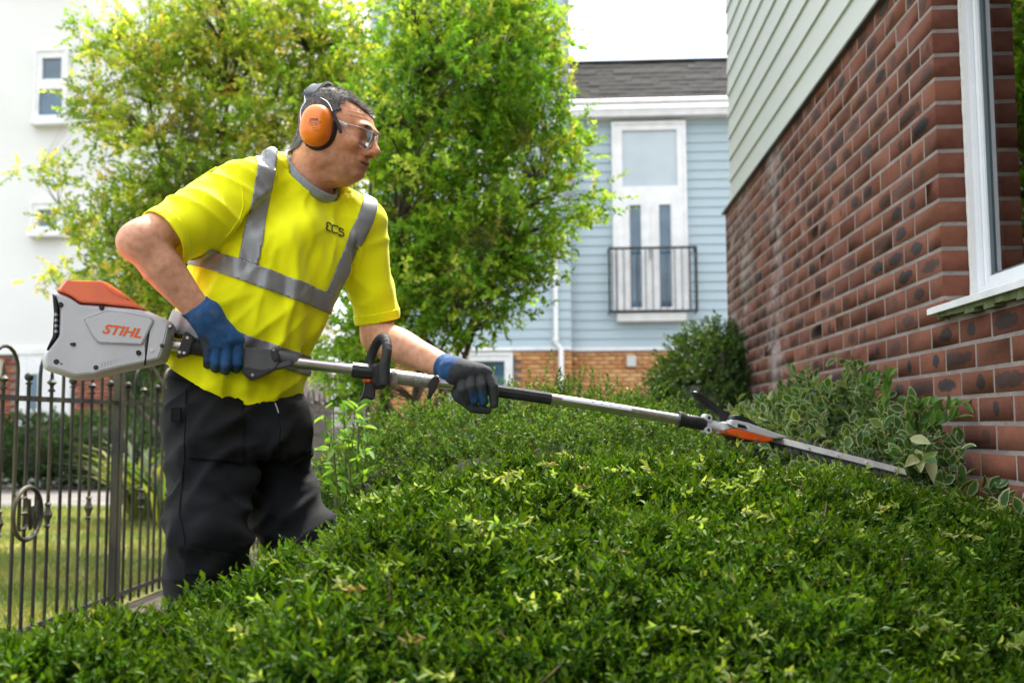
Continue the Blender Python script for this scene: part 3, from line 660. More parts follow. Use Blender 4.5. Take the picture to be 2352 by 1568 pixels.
# compact shrub mass beyond the hedge
lob = []
for x, y, Yd, r in ((872, 1065, 3.45, .15), (930, 1010, 3.6, .26), (1010, 960, 3.75, .26), (1120, 935, 3.9, .30), (1250, 915, 4.1, .33), (1370, 925, 4.1, .30), (1480, 945, 4.0, .27), (1570, 985, 3.95, .22), (825, 1112, 3.3, .10), (1300, 985, 3.55, .30), (1120, 1020, 3.45, .28), (1460, 1010, 3.5, .26)):
    p = at(x, y, Yd); zt = p.z+.035; hgt = zt/2+.0; lob.append(((p.x, p.y, zt-r*1.0), (r*1.25, r*1.1, r)))
bush('compact_shrub', 'rounded evergreen shrub mass with tiny leaves between worker and brick house', 'shrub', lob, 17000, 12, .017, .0075,
     [(5, (0.040, 0.098, 0.013)), (3, (0.075, 0.152, 0.018)), (2, (0.144, 0.225, 0.030)), (.3, (0.100, 0.075, 0.025))], R2, slen=(.03, .07), lumpy=.38, base=(at(1250, 900, 4).x, 4, 0))
# dark bush at the far corner of the brick house
lob = []
for x, y, Yd, r in ((1625, 880, 6.7, .30), (1645, 825, 6.9, .20), (1575, 910, 6.5, .20), (1540, 945, 6.4, .16), (1660, 900, 6.6, .28), (1600, 970, 6.3, .3)):
    p = at(x, y, Yd); lob.append(((min(p.x, 1.0), p.y, p.z), (r, r, r*1.1)))
bush('dark_bush', 'dark green loose bush at the far corner of the red brick wall', 'bush', lob, 2000, 10, .034, .016,
     [(5, (.028, .062, .014)), (3, (.045, .09, .018)), (1, (.09, .13, .03))], R2, slen=(.06, .14), lumpy=.25)
# clipped hedge in front of the rendered house, and bush by its brick wall
lob = [((xf(x, 1040, 13.4), 13.4+random.uniform(-.2, .2), .52), (.62, .45, .48)) for x in (45, 110, 165, 215, 262)]
bush('garden_hedge', 'dark clipped hedge below the white door of the rendered house', 'hedge', lob, 1900, 10, .05, .026, [(5, (.022, .055, .014)), (2, (.04, .085, .02)), (1, (.075, .12, .035))], R2, slen=(.08, .14))
lob = [((xf(x, y, Yd), Yd, z), (r, r, r)) for x, y, Yd, z, r in ((345, 900, 15.5, .9, .6), (330, 860, 15.8, 1.55, .42), (355, 840, 15.8, 1.9, .3))]
bush('wall_bush', 'loose green bush against the red brick ground floor', 'bush', lob, 900, 10, .05, .025, [(5, (.04, .085, .02)), (2, (.075, .13, .03))], R2, slen=(.1, .2), lumpy=.3)
# sword-leaved plants beyond the railing
def sword(name, label, c, nb, h, cols, rng):
    root = thing(name, label, 'plant', c); a = rng.uniform(0, 6.28, nb); d = np.c_[np.cos(a)*.55, np.sin(a)*.55, rng.uniform(.55, 1.3, nb)]
    P_ = A(c)+np.c_[np.cos(a), np.sin(a), 0*a]*.08*rng.random((nb, 1))
    T = dict(v=BLADE['v']*A([1, 1, 2.6]), f=BLADE['f'], e=BLADE['e'])
    obj('leaves', leafmesh('leaves', P_, d, np.c_[-np.cos(a), -np.sin(a), .6+0*a], rng.uniform(.6, 1.1, nb)*h, .05, mixc(rng, nb, *cols), T), M_leafmatt, root, kind='stuff')
for (x, Yd, h, lb) in ((318, 8.8, .95, 'yellow striped sword-leaved plant beyond the railing, beside the dark hedge'), (372, 8.3, .9, 'sword-leaved plant with arching yellow leaves close behind the worker'),
                       (735, 9.3, 1.0, 'tall pale sword-leaved plant between railing and tree')):
    sword('sword_plant', lb, (xf(x, 1100, Yd), Yd, 0), 70, h, [(4, (.06, .10, .03)), (2, (.15, .18, .05)), (1, (.26, .24, .07)), (.15, (.35, .18, .03))], R2)
# young light green shoots beside the worker
R3 = np.random.default_rng(5)
root = thing('sapling', 'slim light green leafy sapling beside the compact shrub', 'sapling', (at(790, 1000, 3.2).x, 3.2, 0))
M_gst = mat('green_stem', (.09, .11, .03), rough=.6); LP, LD = [], []
for tx, ty, Yd in ((745, 950, 3.15), (765, 925, 3.2), (790, 935, 3.25), (815, 940, 3.2), (830, 965, 3.25), (760, 1000, 3.1), (800, 1000, 3.15), (845, 1000, 3.2), (825, 900, 3.3)):
    b0 = Vector((at(800, 1000, 3.2).x+R3.uniform(-.05, .05), 3.2+R3.uniform(-.05, .05), 0)); tp_ = at(tx, ty, Yd); md = b0.lerp(tp_, .6)+Vector((0, 0, .08))
    pts = [b0.lerp(md, t).lerp(md.lerp(tp_, t), t) for t in np.linspace(0, 1, 9)]; MB().tube(pts, [.006*(1-t*.75) for t in np.linspace(0, 1, 9)], 6).build('stem', M_gst, root, True)
    for i in range(4, 9):
        d = (pts[i]-pts[i-1]).normalized()
        for s in range(3): LP.append(pts[i].lerp(pts[i-1], R3.random())); LD.append(Vector(R3.normal(size=3))*.9+d*.5)
nL = len(LP); obj('leaves', leafmesh('leaves', A([p[:] for p in LP]), A([d[:] for d in LD]), R3.normal(size=(nL, 3))*.4+A([0, -.4, 1]), R3.uniform(.035, .06, nL), R3.uniform(.017, .027, nL),
    mixc(R3, nL, (3, (.17, .33, .045)), (2, (.11, .24, .035)))), M_leafmatt, root, kind='stuff')
# variegated trailing plant along the wall
R4 = np.random.default_rng(9); nv_ = 2700
t = R4.random(nv_); vy = 2.3+3.6*t**.95; top = np.interp(vy, [2.2, 2.6, 2.9, 3.3, 4.0, 4.6, 5.9], [.60, .66, .80, .90, 1.02, .93, .82])+.06*np.sin(vy*9)
vx = XW-.03-np.abs(R4.normal(size=nv_))*.20-.10*R4.random(nv_); u = R4.random(nv_)
vz = top-(XW-vx)*.55-.22*u**1.5+R4.normal(size=nv_)*.03; P_ = np.c_[vx, vy, vz]
D_ = unit(np.c_[-.5+R4.normal(size=nv_)*.5, -.25+R4.normal(size=nv_)*.6, .55+R4.normal(size=nv_)*.5])
b_, dd, nn, ln, wd, f = sprigs(P_, D_, 7, R4.uniform(.05, .13, nv_), .050, .026, 1.3, R4)
C = mixc(R4, len(b_), (4, (.045, .105, .028)), (3, (.075, .15, .04)), (.5, (.20, .26, .08))); CE = mixc(R4, len(b_), (4, (.34, .40, .20)), (3, (.50, .52, .30)), (1.0, (.10, .18, .05)))
vin = thing('periwinkle', 'variegated periwinkle with cream-edged leaves along the red brick wall', 'plant', (1.0, 3.8, 0))
obj('leaves', leafmesh('leaves', b_, dd, nn, ln, wd, C, VLEAF, CE), M_leaf, vin, kind='stuff')
# long shoots rising free of the mass
M_vst = mat('vine_stem', (.12, .16, .05), rough=.6); LP, LD = [], []
for sx, sy, ex, ey, Yd in ((2075, 1010, 2215, 925, 2.95), (2080, 1000, 2110, 935, 2.95), (1930, 930, 1950, 845, 3.9), (2030, 960, 2040, 870, 3.3), (1880, 935, 1850, 880, 4.4), (2020, 990, 1990, 880, 3.5), (2100, 1010, 2195, 960, 2.9), (1960, 900, 2040, 865, 3.4)):
    a, c = at(sx, sy, Yd), at(ex, ey, Yd-.02); m_ = a.lerp(c, .5)+Vector((0, 0, .03)); pts = [a.lerp(m_, q).lerp(m_.lerp(c, q), q) for q in np.linspace(0, 1, 8)]; MB().tube(pts, .0018, 5).build('stem', M_vst, vin, True)
    for i in range(1, 8):
        for s in (-1, 1): LP.append(pts[i]); LD.append((pts[i]-pts[i-1]).normalized()*.6+Vector((s*.5, -.3, .5+R4.normal()*.3)))
nL = len(LP)
obj('leaf_shoots', leafmesh('leaf_shoots', A([p[:] for p in LP]), A([d[:] for d in LD]), R4.normal(size=(nL, 3))*.4+A([-.3, -.6, .7]), R4.uniform(.025, .05, nL), R4.uniform(.014, .024, nL),
    mixc(R4, nL, (3, (.07, .17, .03)), (2, (.15, .28, .05))), VLEAF, mixc(R4, nL, (3, (.22, .34, .10)), (2, (.10, .2, .04)))), M_leaf, vin, kind='stuff')
# pale bleached leaves
pl = []
for x, y, dx_, dy_ in ((2090, 1005, 40, 10), (2105, 1030, 10, 45), (2130, 1040, 15, 60), (2115, 1045, -30, 20)):
    a = at(x, y, 2.80); c = at(x+dx_, y+dy_, 2.76); pl.append((a, c-a))
k = len(pl); obj('pale_leaf', leafmesh('pale_leaf', A([q[0][:] for q in pl]), A([q[1][:] for q in pl]), A([(-.2, -1, .5)]*k), A([q[1].length*1.15 for q in pl]), .032, A([(.50, .52, .27)]*k), VLEAF, A([(.62, .62, .38)]*k)), M_leafmatt, vin)
def flower(x, y, X, nm):
    p = atX(x, y, X); mb = MB()
    for j in range(5):
        a = j*1.256; u_ = Vector((0, math.cos(a), math.sin(a))); v_ = Vector((0, -math.sin(a), math.cos(a))); q = Vector((-.012, 0, 0))
        mb.add([p, p+u_*.012+v_*.009+q*.3, p+u_*.024+v_*.008+q*.7, p+u_*.024-v_*.008+q*.7, p+u_*.012-v_*.009+q*.3], [(0, 1, 2, 3, 4)])
    return mb.build('flower', mat('violet_petal', (.13, .09, .55), rough=.6) if 'violet_petal' not in MATS else MATS['violet_petal'], vin, label=nm)
flower(1872, 896, .93, 'violet flower'); flower(1763, 922, .93, 'violet flower')

# ---- trees
def tree(name, label, base, stems_, lobes, ncl, nlf, leaf, width, cols, rng, group):
    root = thing(name, label, 'tree', (base[0], base[1], 0), group); tb = MB(); limbs = []
    for (bx, by), top, r in stems_:
        b0 = Vector((bx, by, -.05)); top = Vector(top); m_ = b0.lerp(top, .45)+Vector((rng.normal()*.06, rng.normal()*.06, .15)); ts = np.linspace(0, 1, 14)
        pts = [b0.lerp(m_, t).lerp(m_.lerp(top, t), t)+Vector(rng.normal(size=3))*.012 for t in ts]; rad = [r*(1-.82*t) for t in ts]; tb.tube(pts, rad, 8); limbs.append((pts, rad))
    tb.build('trunk', M_bark, root, True)
    LPn = A([p[:] for pts, _ in limbs for p in pts[3:]]); LR = A([r for _, rad in limbs for r in rad[3:]])
    vol = A([l[1][0]*l[1][1]*l[1][2] for l in lobes])**.7; vol /= vol.sum(); Cs = []
    for (c, r), v in zip(lobes, vol):
        m = int(ncl*v); u = unit(rng.normal(size=(m, 3))); rad = rng.random((m, 1))**.42*(1+.22*vnoise(u*3+A(c), 1.3)[:, None]); Cs.append(A(c)+u*A(r)*rad)
    Cs = np.concatenate(Cs); br = MB(); Dd = np.zeros_like(Cs)
    for i, c in enumerate(Cs):
        dlt = LPn-c; dlt[:, 2] *= 1.0; cost = np.linalg.norm(dlt, axis=1)+np.where(LPn[:, 2] > c[2], .5, 0); j = cost.argmin(); a = Vector(LPn[j]); b2 = Vector(c)
        m_ = a.lerp(b2, .5)+Vector((rng.normal()*.04, rng.normal()*.04, .06+rng.normal()*.03)); pts = [a.lerp(m_, t).lerp(m_.lerp(b2, t), t) for t in (0, .25, .5, .75, 1)]
        r0 = min(LR[j]*.45, .010); br.tube(pts, [r0*(1-t*.85) for t in (0, .25, .5, .75, 1)], 4, caps=False); Dd[i] = (pts[4]-pts[3]).normalized()
    br.build('branches', M_bark, root)
    Dd = unit(Dd+rng.normal(size=Dd.shape)*.5+A([0, 0, .15]))
    # each cluster: several little twigs
    k = 3; P_ = np.repeat(Cs, k, 0)+rng.normal(size=(len(Cs)*k, 3))*.045; D2 = unit(np.repeat(Dd, k, 0)+rng.normal(size=(len(Cs)*k, 3))*.7)
    b_, dd, nn, ln, wd, f = sprigs(P_, D2, nlf, rng.uniform(.09, .2, len(P_)), leaf, width, 1.2, rng, .12)
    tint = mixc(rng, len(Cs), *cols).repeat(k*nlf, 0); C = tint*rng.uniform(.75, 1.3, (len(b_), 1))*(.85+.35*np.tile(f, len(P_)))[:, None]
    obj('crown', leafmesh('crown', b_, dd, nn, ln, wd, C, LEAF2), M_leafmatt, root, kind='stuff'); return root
def LB(x, y, Yd, rx, ry, rz): p = at(x, y, Yd); return ((p.x, p.y, p.z), (rx, ry, rz))
R5 = np.random.default_rng(3); Ya = 6.3; Yb = 7.4
bx = at(845, 900, Ya).x
tree('tree', 'fresh green small-leaved tree rising just behind the worker, before the blue house', (bx, Ya), 
     [((bx, Ya), at(960, -120, Ya), .045), ((bx+.05, Ya+.05), at(1150, 60, Ya+.2), .035), ((bx+.04, Ya-.05), at(1230, 420, Ya-.1), .03), ((bx-.05, Ya), at(860, 150, Ya+.1), .03), ((bx+.02, Ya+.1), at(1290, 260, Ya+.3), .026), ((bx, Ya-.1), at(1120, 600, Ya-.3), .022)],
     [LB(1080, 40, Ya, .45, .6, .45), LB(1060, 250, Ya, .58, .75, .45), LB(1180, 330, Ya, .42, .55, .42), LB(1130, 510, Ya, .52, .6, .36), LB(1230, 180, Ya, .26, .4, .34), LB(960, 420, Ya, .38, .6, .5), LB(1000, 600, Ya, .40, .5, .26), LB(1130, 680, Ya-.2, .22, .3, .18),
      LB(960, 120, Ya, .35, .5, .5), LB(1310, 480, Ya, .26, .2, .12), LB(1290, 330, Ya, .16, .2, .3), LB(790, 820, Ya-.3, .22, .25, .28), LB(850, 720, Ya-.1, .26, .3, .26), LB(1200, 560, Ya, .32, .3, .2), LB(1150, 620, Ya-.2, .30, .3, .2), LB(900, 600, Ya, .34, .4, .4), LB(1180, 80, Ya, .3, .4, .4), LB(900, 300, Ya, .3, .4, .5), LB(1050, 690, Ya-.2, .28, .3, .2), LB(940, 700, Ya-.2, .28, .3, .26), LB(850, 860, Ya-.4, .2, .2, .25), LB(990, 715, Ya-.2, .2, .25, .2), LB(1060, 745, Ya-.2, .14, .2, .14)],
     1800, 11, .042, .022, [(4, (0.119, 0.250, 0.022)), (4, (0.188, 0.362, 0.033)), (3, (0.325, 0.475, 0.044)), (1.2, (0.450, 0.500, 0.100))], R5, 'garden trees')
bx2 = at(560, 900, Yb).x
tree('tree', 'wide loose yellow-green tree on the lawn, before the white rendered house', (bx2, Yb),
     [((bx2, Yb), at(520, -80, Yb), .05), ((bx2-.05, Yb), at(330, 150, Yb), .04), ((bx2-.05, Yb+.1), at(230, 480, Yb), .03), ((bx2+.05, Yb), at(720, 20, Yb), .04), ((bx2, Yb-.1), at(430, 330, Yb-.2), .035), ((bx2+.05, Yb-.1), at(640, 300, Yb), .03), ((bx2, Yb), at(120, 640, Yb-.1), .018), ((bx2, Yb), at(90, 400, Yb), .018)],
     [LB(560, 60, Yb, .75, .7, .5), LB(420, 130, Yb, .6, .6, .4), LB(720, 90, Yb, .5, .6, .55), LB(620, 280, Yb, .7, .7, .5), LB(420, 330, Yb, .55, .6, .42), LB(330, 480, Yb, .48, .5, .38), LB(480, 520, Yb, .55, .5, .45), LB(300, 620, Yb, .38, .4, .28),
      LB(250, 260, Yb, .28, .4, .3), LB(190, 520, Yb, .3, .3, .16), LB(120, 400, Yb, .22, .2, .08), LB(140, 640, Yb, .32, .2, .07), LB(760, 330, Yb, .35, .5, .5), LB(250, 90, Yb, .28, .3, .22), LB(330, 720, Yb, .28, .3, .1), LB(640, 480, Yb, .4, .4, .4), LB(390, 640, Yb, .36, .4, .25), LB(330, 690, Yb-.3, .3, .3, .2), LB(470, 640, Yb, .4, .4, .3), LB(780, 520, Yb-.2, .4, .4, .5), LB(800, 180, Yb, .4, .4, .6), LB(325, 160, Yb-.35, .28, .2, .22)],
     2300, 11, .041, .0215, [(4, (0.162, 0.270, 0.030)), (4, (0.270, 0.392, 0.046)), (2.5, (0.446, 0.513, 0.068)), (1.4, (0.594, 0.513, 0.135))], R5, 'garden trees')
# ================================================================== long-reach hedge trimmer (lies in one upright plane, turned a little away)
TA = at(105, 830, 2.08); TB = at(2050, 1078, 2.75)
TH = Vector((TB.x-TA.x, TB.y-TA.y, 0)).normalized(); TS = Vector((TH.y, -TH.x, 0))     # along, and sideways towards the street
def tp(x, y, ds=0.): return atplane(x, y, TA+TS*ds, TS)
def z3(x, y): return (82.7+x*.25, 624.7+y*.25)
def z4(x, y): return (606.3+x*.25, 735+y*.25)
def z5(x, y): return (1139.2+x*.414, 863.6+y*.414)
ht = thing('hedge_trimmer', 'grey and orange long-reach battery hedge trimmer held by the worker', 'hedge trimmer', tuple(tp(600, 830)))
M_grey = mat('tool_grey_plastic', (.47, .48, .49), (.56, .57, .58), 9, rough=.42, rough2=.55, bump=.06, bscale=220, lo=.3, hi=.6)
M_orange = mat('tool_orange_plastic', (.86, .135, .012), (.72, .10, .01), 12, rough=.22, coat=.35)
M_dark = mat('tool_black_plastic', (.016, .017, .018), (.032, .033, .034), 22, rough=.42, bump=.12, bscale=260)
M_dgrey = mat('tool_dark_grey', (.055, .058, .062), (.085, .088, .09), 22, rough=.5, bump=.15, bscale=240)
M_rub = mat('grip_rubber', (.018, .018, .018), (.03, .03, .03), 30, rough=.7, bump=.3, bscale=300)
M_alu = mat('aluminium_tube', (.60, .60, .59), (.70, .70, .69), 14, rough=.28, rough2=.4, metal=1)
M_cast = mat('cast_metal', (.34, .34, .32), (.46, .46, .43), 40, rough=.5, metal=.7, bump=.25, bscale=200)
M_cream = mat('gearbox_grey', (.55, .56, .56), (.62, .63, .62), 20, rough=.45)
M_steel = mat('blade_steel', (.42, .42, .40), (.55, .55, .52), 30, rough=.4, metal=.35)
M_steeldark = mat('blade_dark', (.03, .032, .03), (.09, .09, .08), 40, rough=.5, metal=.6)
M_label = mat('sticker', (.72, .74, .78), rough=.5)
def slab(poly, conv, s0, s1, inset, ch, name, m, parent, smooth=False):
    """side outline given in picture points, thickened sideways with chamfered flanks"""
    c = [tp(*conv(*p)) for p in poly]; n = len(c); ctr = sum(c, Vector())/n; mb = MB(); vs = []
    lay = [(s0, inset), (s0+ch, 1), (s1-ch, 1), (s1, inset)]
    for s_, k in lay: vs += [ctr+(q-ctr)*k+TS*s_ for q in c]
    fs = [tuple(range(n))[::-1], tuple(range(3*n, 4*n))]
    for l in range(3): fs += [(l*n+i, l*n+(i+1) % n, (l+1)*n+(i+1) % n, (l+1)*n+i) for i in range(n)]
    bm = bmesh.new(); bv = [bm.verts.new(v) for v in vs]
    for f in fs: bm.faces.new([bv[i] for i in f])
    bmesh.ops.recalc_face_normals(bm, faces=bm.faces[:])
    sh = [e_ for e_ in bm.edges if len(e_.link_faces) == 2 and e_.calc_face_angle(0) > .25]
    bmesh.ops.bevel(bm, geom=sh, offset=.0022, segments=2, affect='EDGES')
    return mb.frombm(bm).build(name, m, parent, True)
# power head
body = slab([(192, 195), (238, 345), (230, 600), (130, 735), (82, 790), (90, 880), (120, 912), (370, 992), (560, 975), (640, 950), (830, 905), (1020, 868), (1195, 825), (1245, 700), (1285, 520), (1265, 475), (1085, 392), (1000, 352), (940, 352), (620, 322), (415, 308), (330, 245)],
            z3, -.058, .056, .90, .022, 'power_head', M_grey, ht)
slab([(197, 188), (282, 76), (300, 86), (335, 92), (640, 98), (700, 130), (1000, 340), (1085, 390), (960, 361), (620, 327), (415, 313), (322, 247)], z3, -.050, .050, .84, .026, 'battery_cover', M_orange, body)
slab([(470, 455), (690, 378), (860, 398), (1060, 438), (1105, 470), (1000, 690), (600, 672), (545, 600)], z3, .053, .0605, .97, .003, 'side_panel', M_grey, body)
slab([(640, 150), (700, 150), (890, 285), (830, 280), (700, 220)], z3, .040, .0525, .8, .006, 'cover_rib', M_orange, body)
slab([(186, 215), (232, 345), (224, 605), (130, 738), (150, 690), (190, 610), (200, 390)], z3, -.045, .050, .96, .004, 'battery_slot', M_dark, body)
for y0 in (395, 445, 495, 545): slab([(206, y0), (232, y0), (230, y0+36), (203, y0+36)], z3, .03, .0525, .95, .002, 'slot_rib', M_grey, body)
slab([(590, 830), (680, 760), (850, 745), (850, 830), (640, 905), (600, 900)], z3, .040, .0555, .96, .003, 'vent_housing', M_grey, body)
for k in range(7):
    x = 630+k*27; slab([(x, 850-k*6), (x+17, 838-k*6), (x+15, 880-k*9), (x-4, 900-k*9)], z3, .045, .0562, .9, .001, 'vent_slot', M_dark, body)
def disc(c, conv, r, ds, name, m, parent, d=.004, n=14):
    p = tp(*conv(*c), ds); MB().tube([p-TS*.01, p+TS*d], [r, r*.92], n).build(name, m, parent, True)
for c in ((1230, 497), (1066, 718)):
    disc(c, z3, .0055, .052, 'screw_recess', M_dark, body, .0035); disc(c, z3, .0036, .053, 'screw', M_alu, body, .0045)
for c, r in (((1158, 678), .0052), ((553, 878), .006), ((190, 825), .0065), ((235, 842), .003)): disc(c, z3, r, .053, 'hole', M_dark, body, .003)
for (x, y) in ((965, 757), (633, 352), (267, 326)): slab([(x-25, y-25), (x+22, y-20), (x+26, y+26), (x-20, y+24)], z3, .04, .0585, .85, .002, 'hook_slot', M_dark, body)
for k in range(3): slab([(355+k*6, 672+k*9), (400, 672+k*9), (400, 676+k*9), (350+k*6, 677+k*9)], z3, .05, .0575, .95, .0006, 'vent_line', M_dark, body)
slab([(1008, 690), (1074, 440), (1077, 440), (1022, 868), (1017, 868)], z3, .04, .0563, 1, .0005, 'seam_line', M_dgrey, body)
def textmesh(s, size, shear=0., bold=0.):
    c = bpy.data.curves.new('t', 'FONT'); c.body = s; c.size = size; c.shear = shear; c.offset = bold; c.align_x = 'CENTER'; c.align_y = 'CENTER'; c.resolution_u = 3
    o = bpy.data.objects.new('t', c); COL.objects.link(o); dg = bpy.context.evaluated_depsgraph_get(); dg.update(); me = bpy.data.meshes.new_from_object(o.evaluated_get(dg))
    V = [v.co.copy() for v in me.vertices]; F = [tuple(p.vertices) for p in me.polygons]; bpy.data.objects.remove(o); bpy.data.meshes.remove(me); return V, F
V, F = textmesh('STIHL', .0275, .28, .0009); c = tp(*z3(788, 545), .0612); ax = (tp(*z3(1100, 585), .0612)-tp(*z3(480, 505), .0612)).normalized(); upv = TS.cross(ax)*-1
upv = upv if upv.z > 0 else -upv
MB().add([c+ax*v.x*1.12+upv*v.y for v in V], F).build('lettering', mat('orange_print', (.80, .13, .015), rough=.5), body)
# shaft parts along the axis
def T2(*pts): return [tp(*p) for p in pts]
MB().tube(T2(z3(1225, 668), z3(1345, 682)), .0125, 16).build('shaft_stub', M_alu, ht, True)
MB().tube([tp(*z3(1275, 580)), tp(*z3(1300, 582)), tp(*z3(1345, 590))], .006, 8).build('cable', M_rub, ht, True)
slab([(1320, 705), (1370, 552), (1400, 555), (1462, 608), (1450, 640), (1400, 770), (1370, 778), (1300, 795), (1292, 760)], z3, -.022, .024, .94, .004, 'clamp', M_dark, ht)
for c in ((1390, 603), (1318, 735), (1360, 742)): disc(c, z3, .0035, .023, 'screw', M_alu, ht, .0025)
g = T2(z3(1395, 672), z3(1480, 690), z3(1650, 722), z3(1800, 752), z3(1895, 772)); MB().tube(g, [.021, .0185, .0165, .017, .021], 18).build('rear_grip', M_rub, ht, True)
hs = slab([(1878, 692), (2170, 716), (2235, 748), (2235, 835), (2205, 895), (2080, 960), (1978, 1000), (1905, 930), (1884, 850)], z3, -.026, .026, .93, .007, 'control_housing', M_dgrey, ht)
slab([(1884, 880), (1940, 878), (2080, 905), (2205, 880), (2195, 905), (2080, 962), (1978, 1002), (1900, 935)], z3, -.028, .0285, .95, .004, 'trigger_guard', M_dark, ht)
slab([(2150, 725), (2180, 695), (2225, 725), (2225, 820), (2190, 838), (2160, 800)], z3, -.024, .030, .92, .004, 'housing_bracket', M_dark, ht)
for c in ((2183, 713), (1988, 944)): disc(c, z3, .0038, .029, 'screw', M_alu, hs, .003)
MB().tube(T2(z3(2225, 785), z3(2352, 803), z4(285, 385)), [.017, .017, .0165], 18).build('shaft_collar', M_dgrey, ht, True)
slab([(2090, 870), (2240, 838), (2345, 800), (2352, 860), (2240, 892), (2120, 905)], z3, -.012, .022, .9, .003, 'lock_lever', M_dgrey, ht)
pole = MB().tube(T2(z4(270, 388), z4(560, 424), z4(830, 458)), .0127, 20).build('shaft_tube', M_alu, ht, True)
slc = MB().tube(T2(z4(805, 456), z4(985, 478)), .0165, 18).build('handle_clamp', M_dark, ht, True)
for k in range(9):
    a = 2*math.pi*k/9; o_ = TS*.016*math.cos(a)+Vector((0, 0, .016*math.sin(a))); p0, p1 = tp(*z4(805, 456)), tp(*z4(980, 477)); MB().tube([p0+o_, p1+o_], .0022, 5).build('clamp_rib', M_dark, slc, True)
# loop handle stands across the shaft
cc = tp(*z4(1045, 488)); lp = []
for a in np.linspace(-.25, math.pi+.25, 19):
    lp.append(cc+(TS+TH*.20)*(.056*math.cos(a))+Vector((0, 0, .030+.053*math.sin(a)))+TH*.010*math.sin(a))
lp = [cc+(TS+TH*.2)*.050+Vector((0, 0, -.028))]+lp+[cc-(TS+TH*.2)*.050+Vector((0, 0, -.028))]
lh_ = MB().tube(lp, [.013]*2+[.0112]*(len(lp)-4)+[.013]*2, 14).build('loop_handle', M_rub, ht, True)
for k in range(4, len(lp)-4): MB().tube([lp[k]-(lp[k+1]-lp[k]).normalized()*.0012, lp[k]+(lp[k+1]-lp[k]).normalized()*.0012], .0117, 12).build('grip_rib', M_rub, lh_, True)
slab([(985, 415), (1010, 400), (1110, 405), (1130, 430), (1120, 590), (1090, 635), (1020, 640), (985, 600)], z4, -.045, .050, .85, .02, 'loop_mount', M_dark, ht)
slab([(925, 560), (990, 560), (1020, 640), (1022, 690), (1000, 738), (930, 715), (870, 745), (890, 715), (915, 650)], z4, -.012, .012, .92, .003, 'strap_hook', M_dark, ht)
slab([(895, 547), (975, 545), (975, 575), (940, 572), (897, 562)], z4, -.014, .016, .92, .002, 'orange_lever', M_orange, ht)
MB().tube(T2(z4(1110, 500), z4(1165, 508)), .0115, 16).build('shaft_neck', M_alu, ht, True)
gt_ = [tp(*z4(1140+k*42, 515+k*5.4)) for k in range(11)]; gr = MB().tube(gt_, [.0175, .0182]+[.0170-.0002*k for k in range(9)], 18).build('cast_grip', M_cast, ht, True)
for k in range(3, 9): MB().tube([gt_[k]-TH*.0022, gt_[k]+TH*.0022], .0172, 18).build('grip_ring', M_cast, gr, True)
slab([(1155, 470), (1215, 470), (1222, 560), (1215, 605), (1185, 620), (1155, 605), (1142, 560)], z4, .0, .019, .9, .004, 'bolt_lug', M_cast, gr); disc((1188, 574), z4, .006, .019, 'bolt', M_alu, gr, .003)
slab([(1500, 560), (1560, 505), (1592, 503), (1595, 550), (1570, 640), (1505, 735), (1482, 720), (1500, 640)], z4, .006, .026, .85, .006, 'quick_lever', M_dark, ht)
MB().tube(T2(z4(1550, 572), z4(1735, 592)), .0148, 18).build('shaft_sleeve', M_alu, ht, True)
slab([(1595, 545), (1690, 558), (1688, 590), (1592, 575)], z4, .0135, .0152, 1, .0004, 'sticker', M_label, ht); slab([(1592, 545), (1602, 546), (1600, 576), (1590, 575)], z4, .0136, .0154, 1, .0004, 'sticker_edge', mat('red_print', (.6, .02, .03), rough=.5), ht)
bt = T2(z4(1725, 592), z4(2100, 643), (1200, 905.5), (1264, 915)); blk = MB().tube(bt, .0146, 18).build('grip_tube', M_rub, ht, True)
for k in range(10):
    a = 2*math.pi*k/10; o_ = TS*.0146*math.cos(a)+Vector((0, 0, .0146*math.sin(a))); MB().tube([q+o_ for q in bt], .0012, 4).build('grip_ridge', M_rub, blk)
ext = MB().tube(T2((1255, 914), (1400, 936.5), (1565, 964)), .0128, 20).build('extension_tube', M_alu, ht, True)
# warning sticker wrapped on the upper flank of the tube
lv, lf_ = [], []
for i, (x, y) in enumerate(((1288, 919), (1340, 927), (1395, 936), (1447, 944))):
    p = tp(x, y)
    for a in np.linspace(.05, 1.5, 6): lv.append(p+(TS*math.cos(a)+Vector((0, 0, math.sin(a))))*.0131)
for i in range(3):
    for j in range(5): lf_.append((i*6+j, i*6+j+1, i*6+j+7, i*6+j+6))
stk = MB().add(lv, lf_).build('warning_sticker', M_label, ext, 'all')
for k in range(4):
    p = tp(1358+k*21, 930.2+k*3.5)+(TS*math.cos(1.0)+Vector((0, 0, math.sin(1.0))))*.0133; nn_ = (TS*math.cos(1.0)+Vector((0, 0, math.sin(1.0))))
    MB().tube([p-nn_*.001, p+nn_*.0003], .0048, 12).build('blue_symbol', MATS.get('blue_print') or mat('blue_print', (.02, .06, .35), rough=.5), stk)
jt = T2((1556, 962), (1563, 963), (1572, 965), (1592, 969), (1618, 974)); cl_ = MB().tube(jt, [.0205, .0205, .0165, .0165, .0165], 18).build('joint_cuff', M_dark, ht, True)
for k in range(4): p = tp(1578+k*7, 966.3+k*1.3); MB().tube([p-TH*.0016, p+TH*.0016], .0178, 16).build('cuff_ring', M_dark, cl_, True)
MB().tube(T2((1608, 972), (1652, 980)), .0135, 16).build('joint_tube', M_cream, ht, True)
for c in ((1622, 959), (1621, 987)): p = tp(*c); MB().tube([p-TS*.012, p+TS*.016], .0095, 14).build('joint_lug', M_cream, ht, True); MB().tube([p+TS*.01, p+TS*.0175], .004, 10).build('lug_bolt', M_steeldark, ht, True)
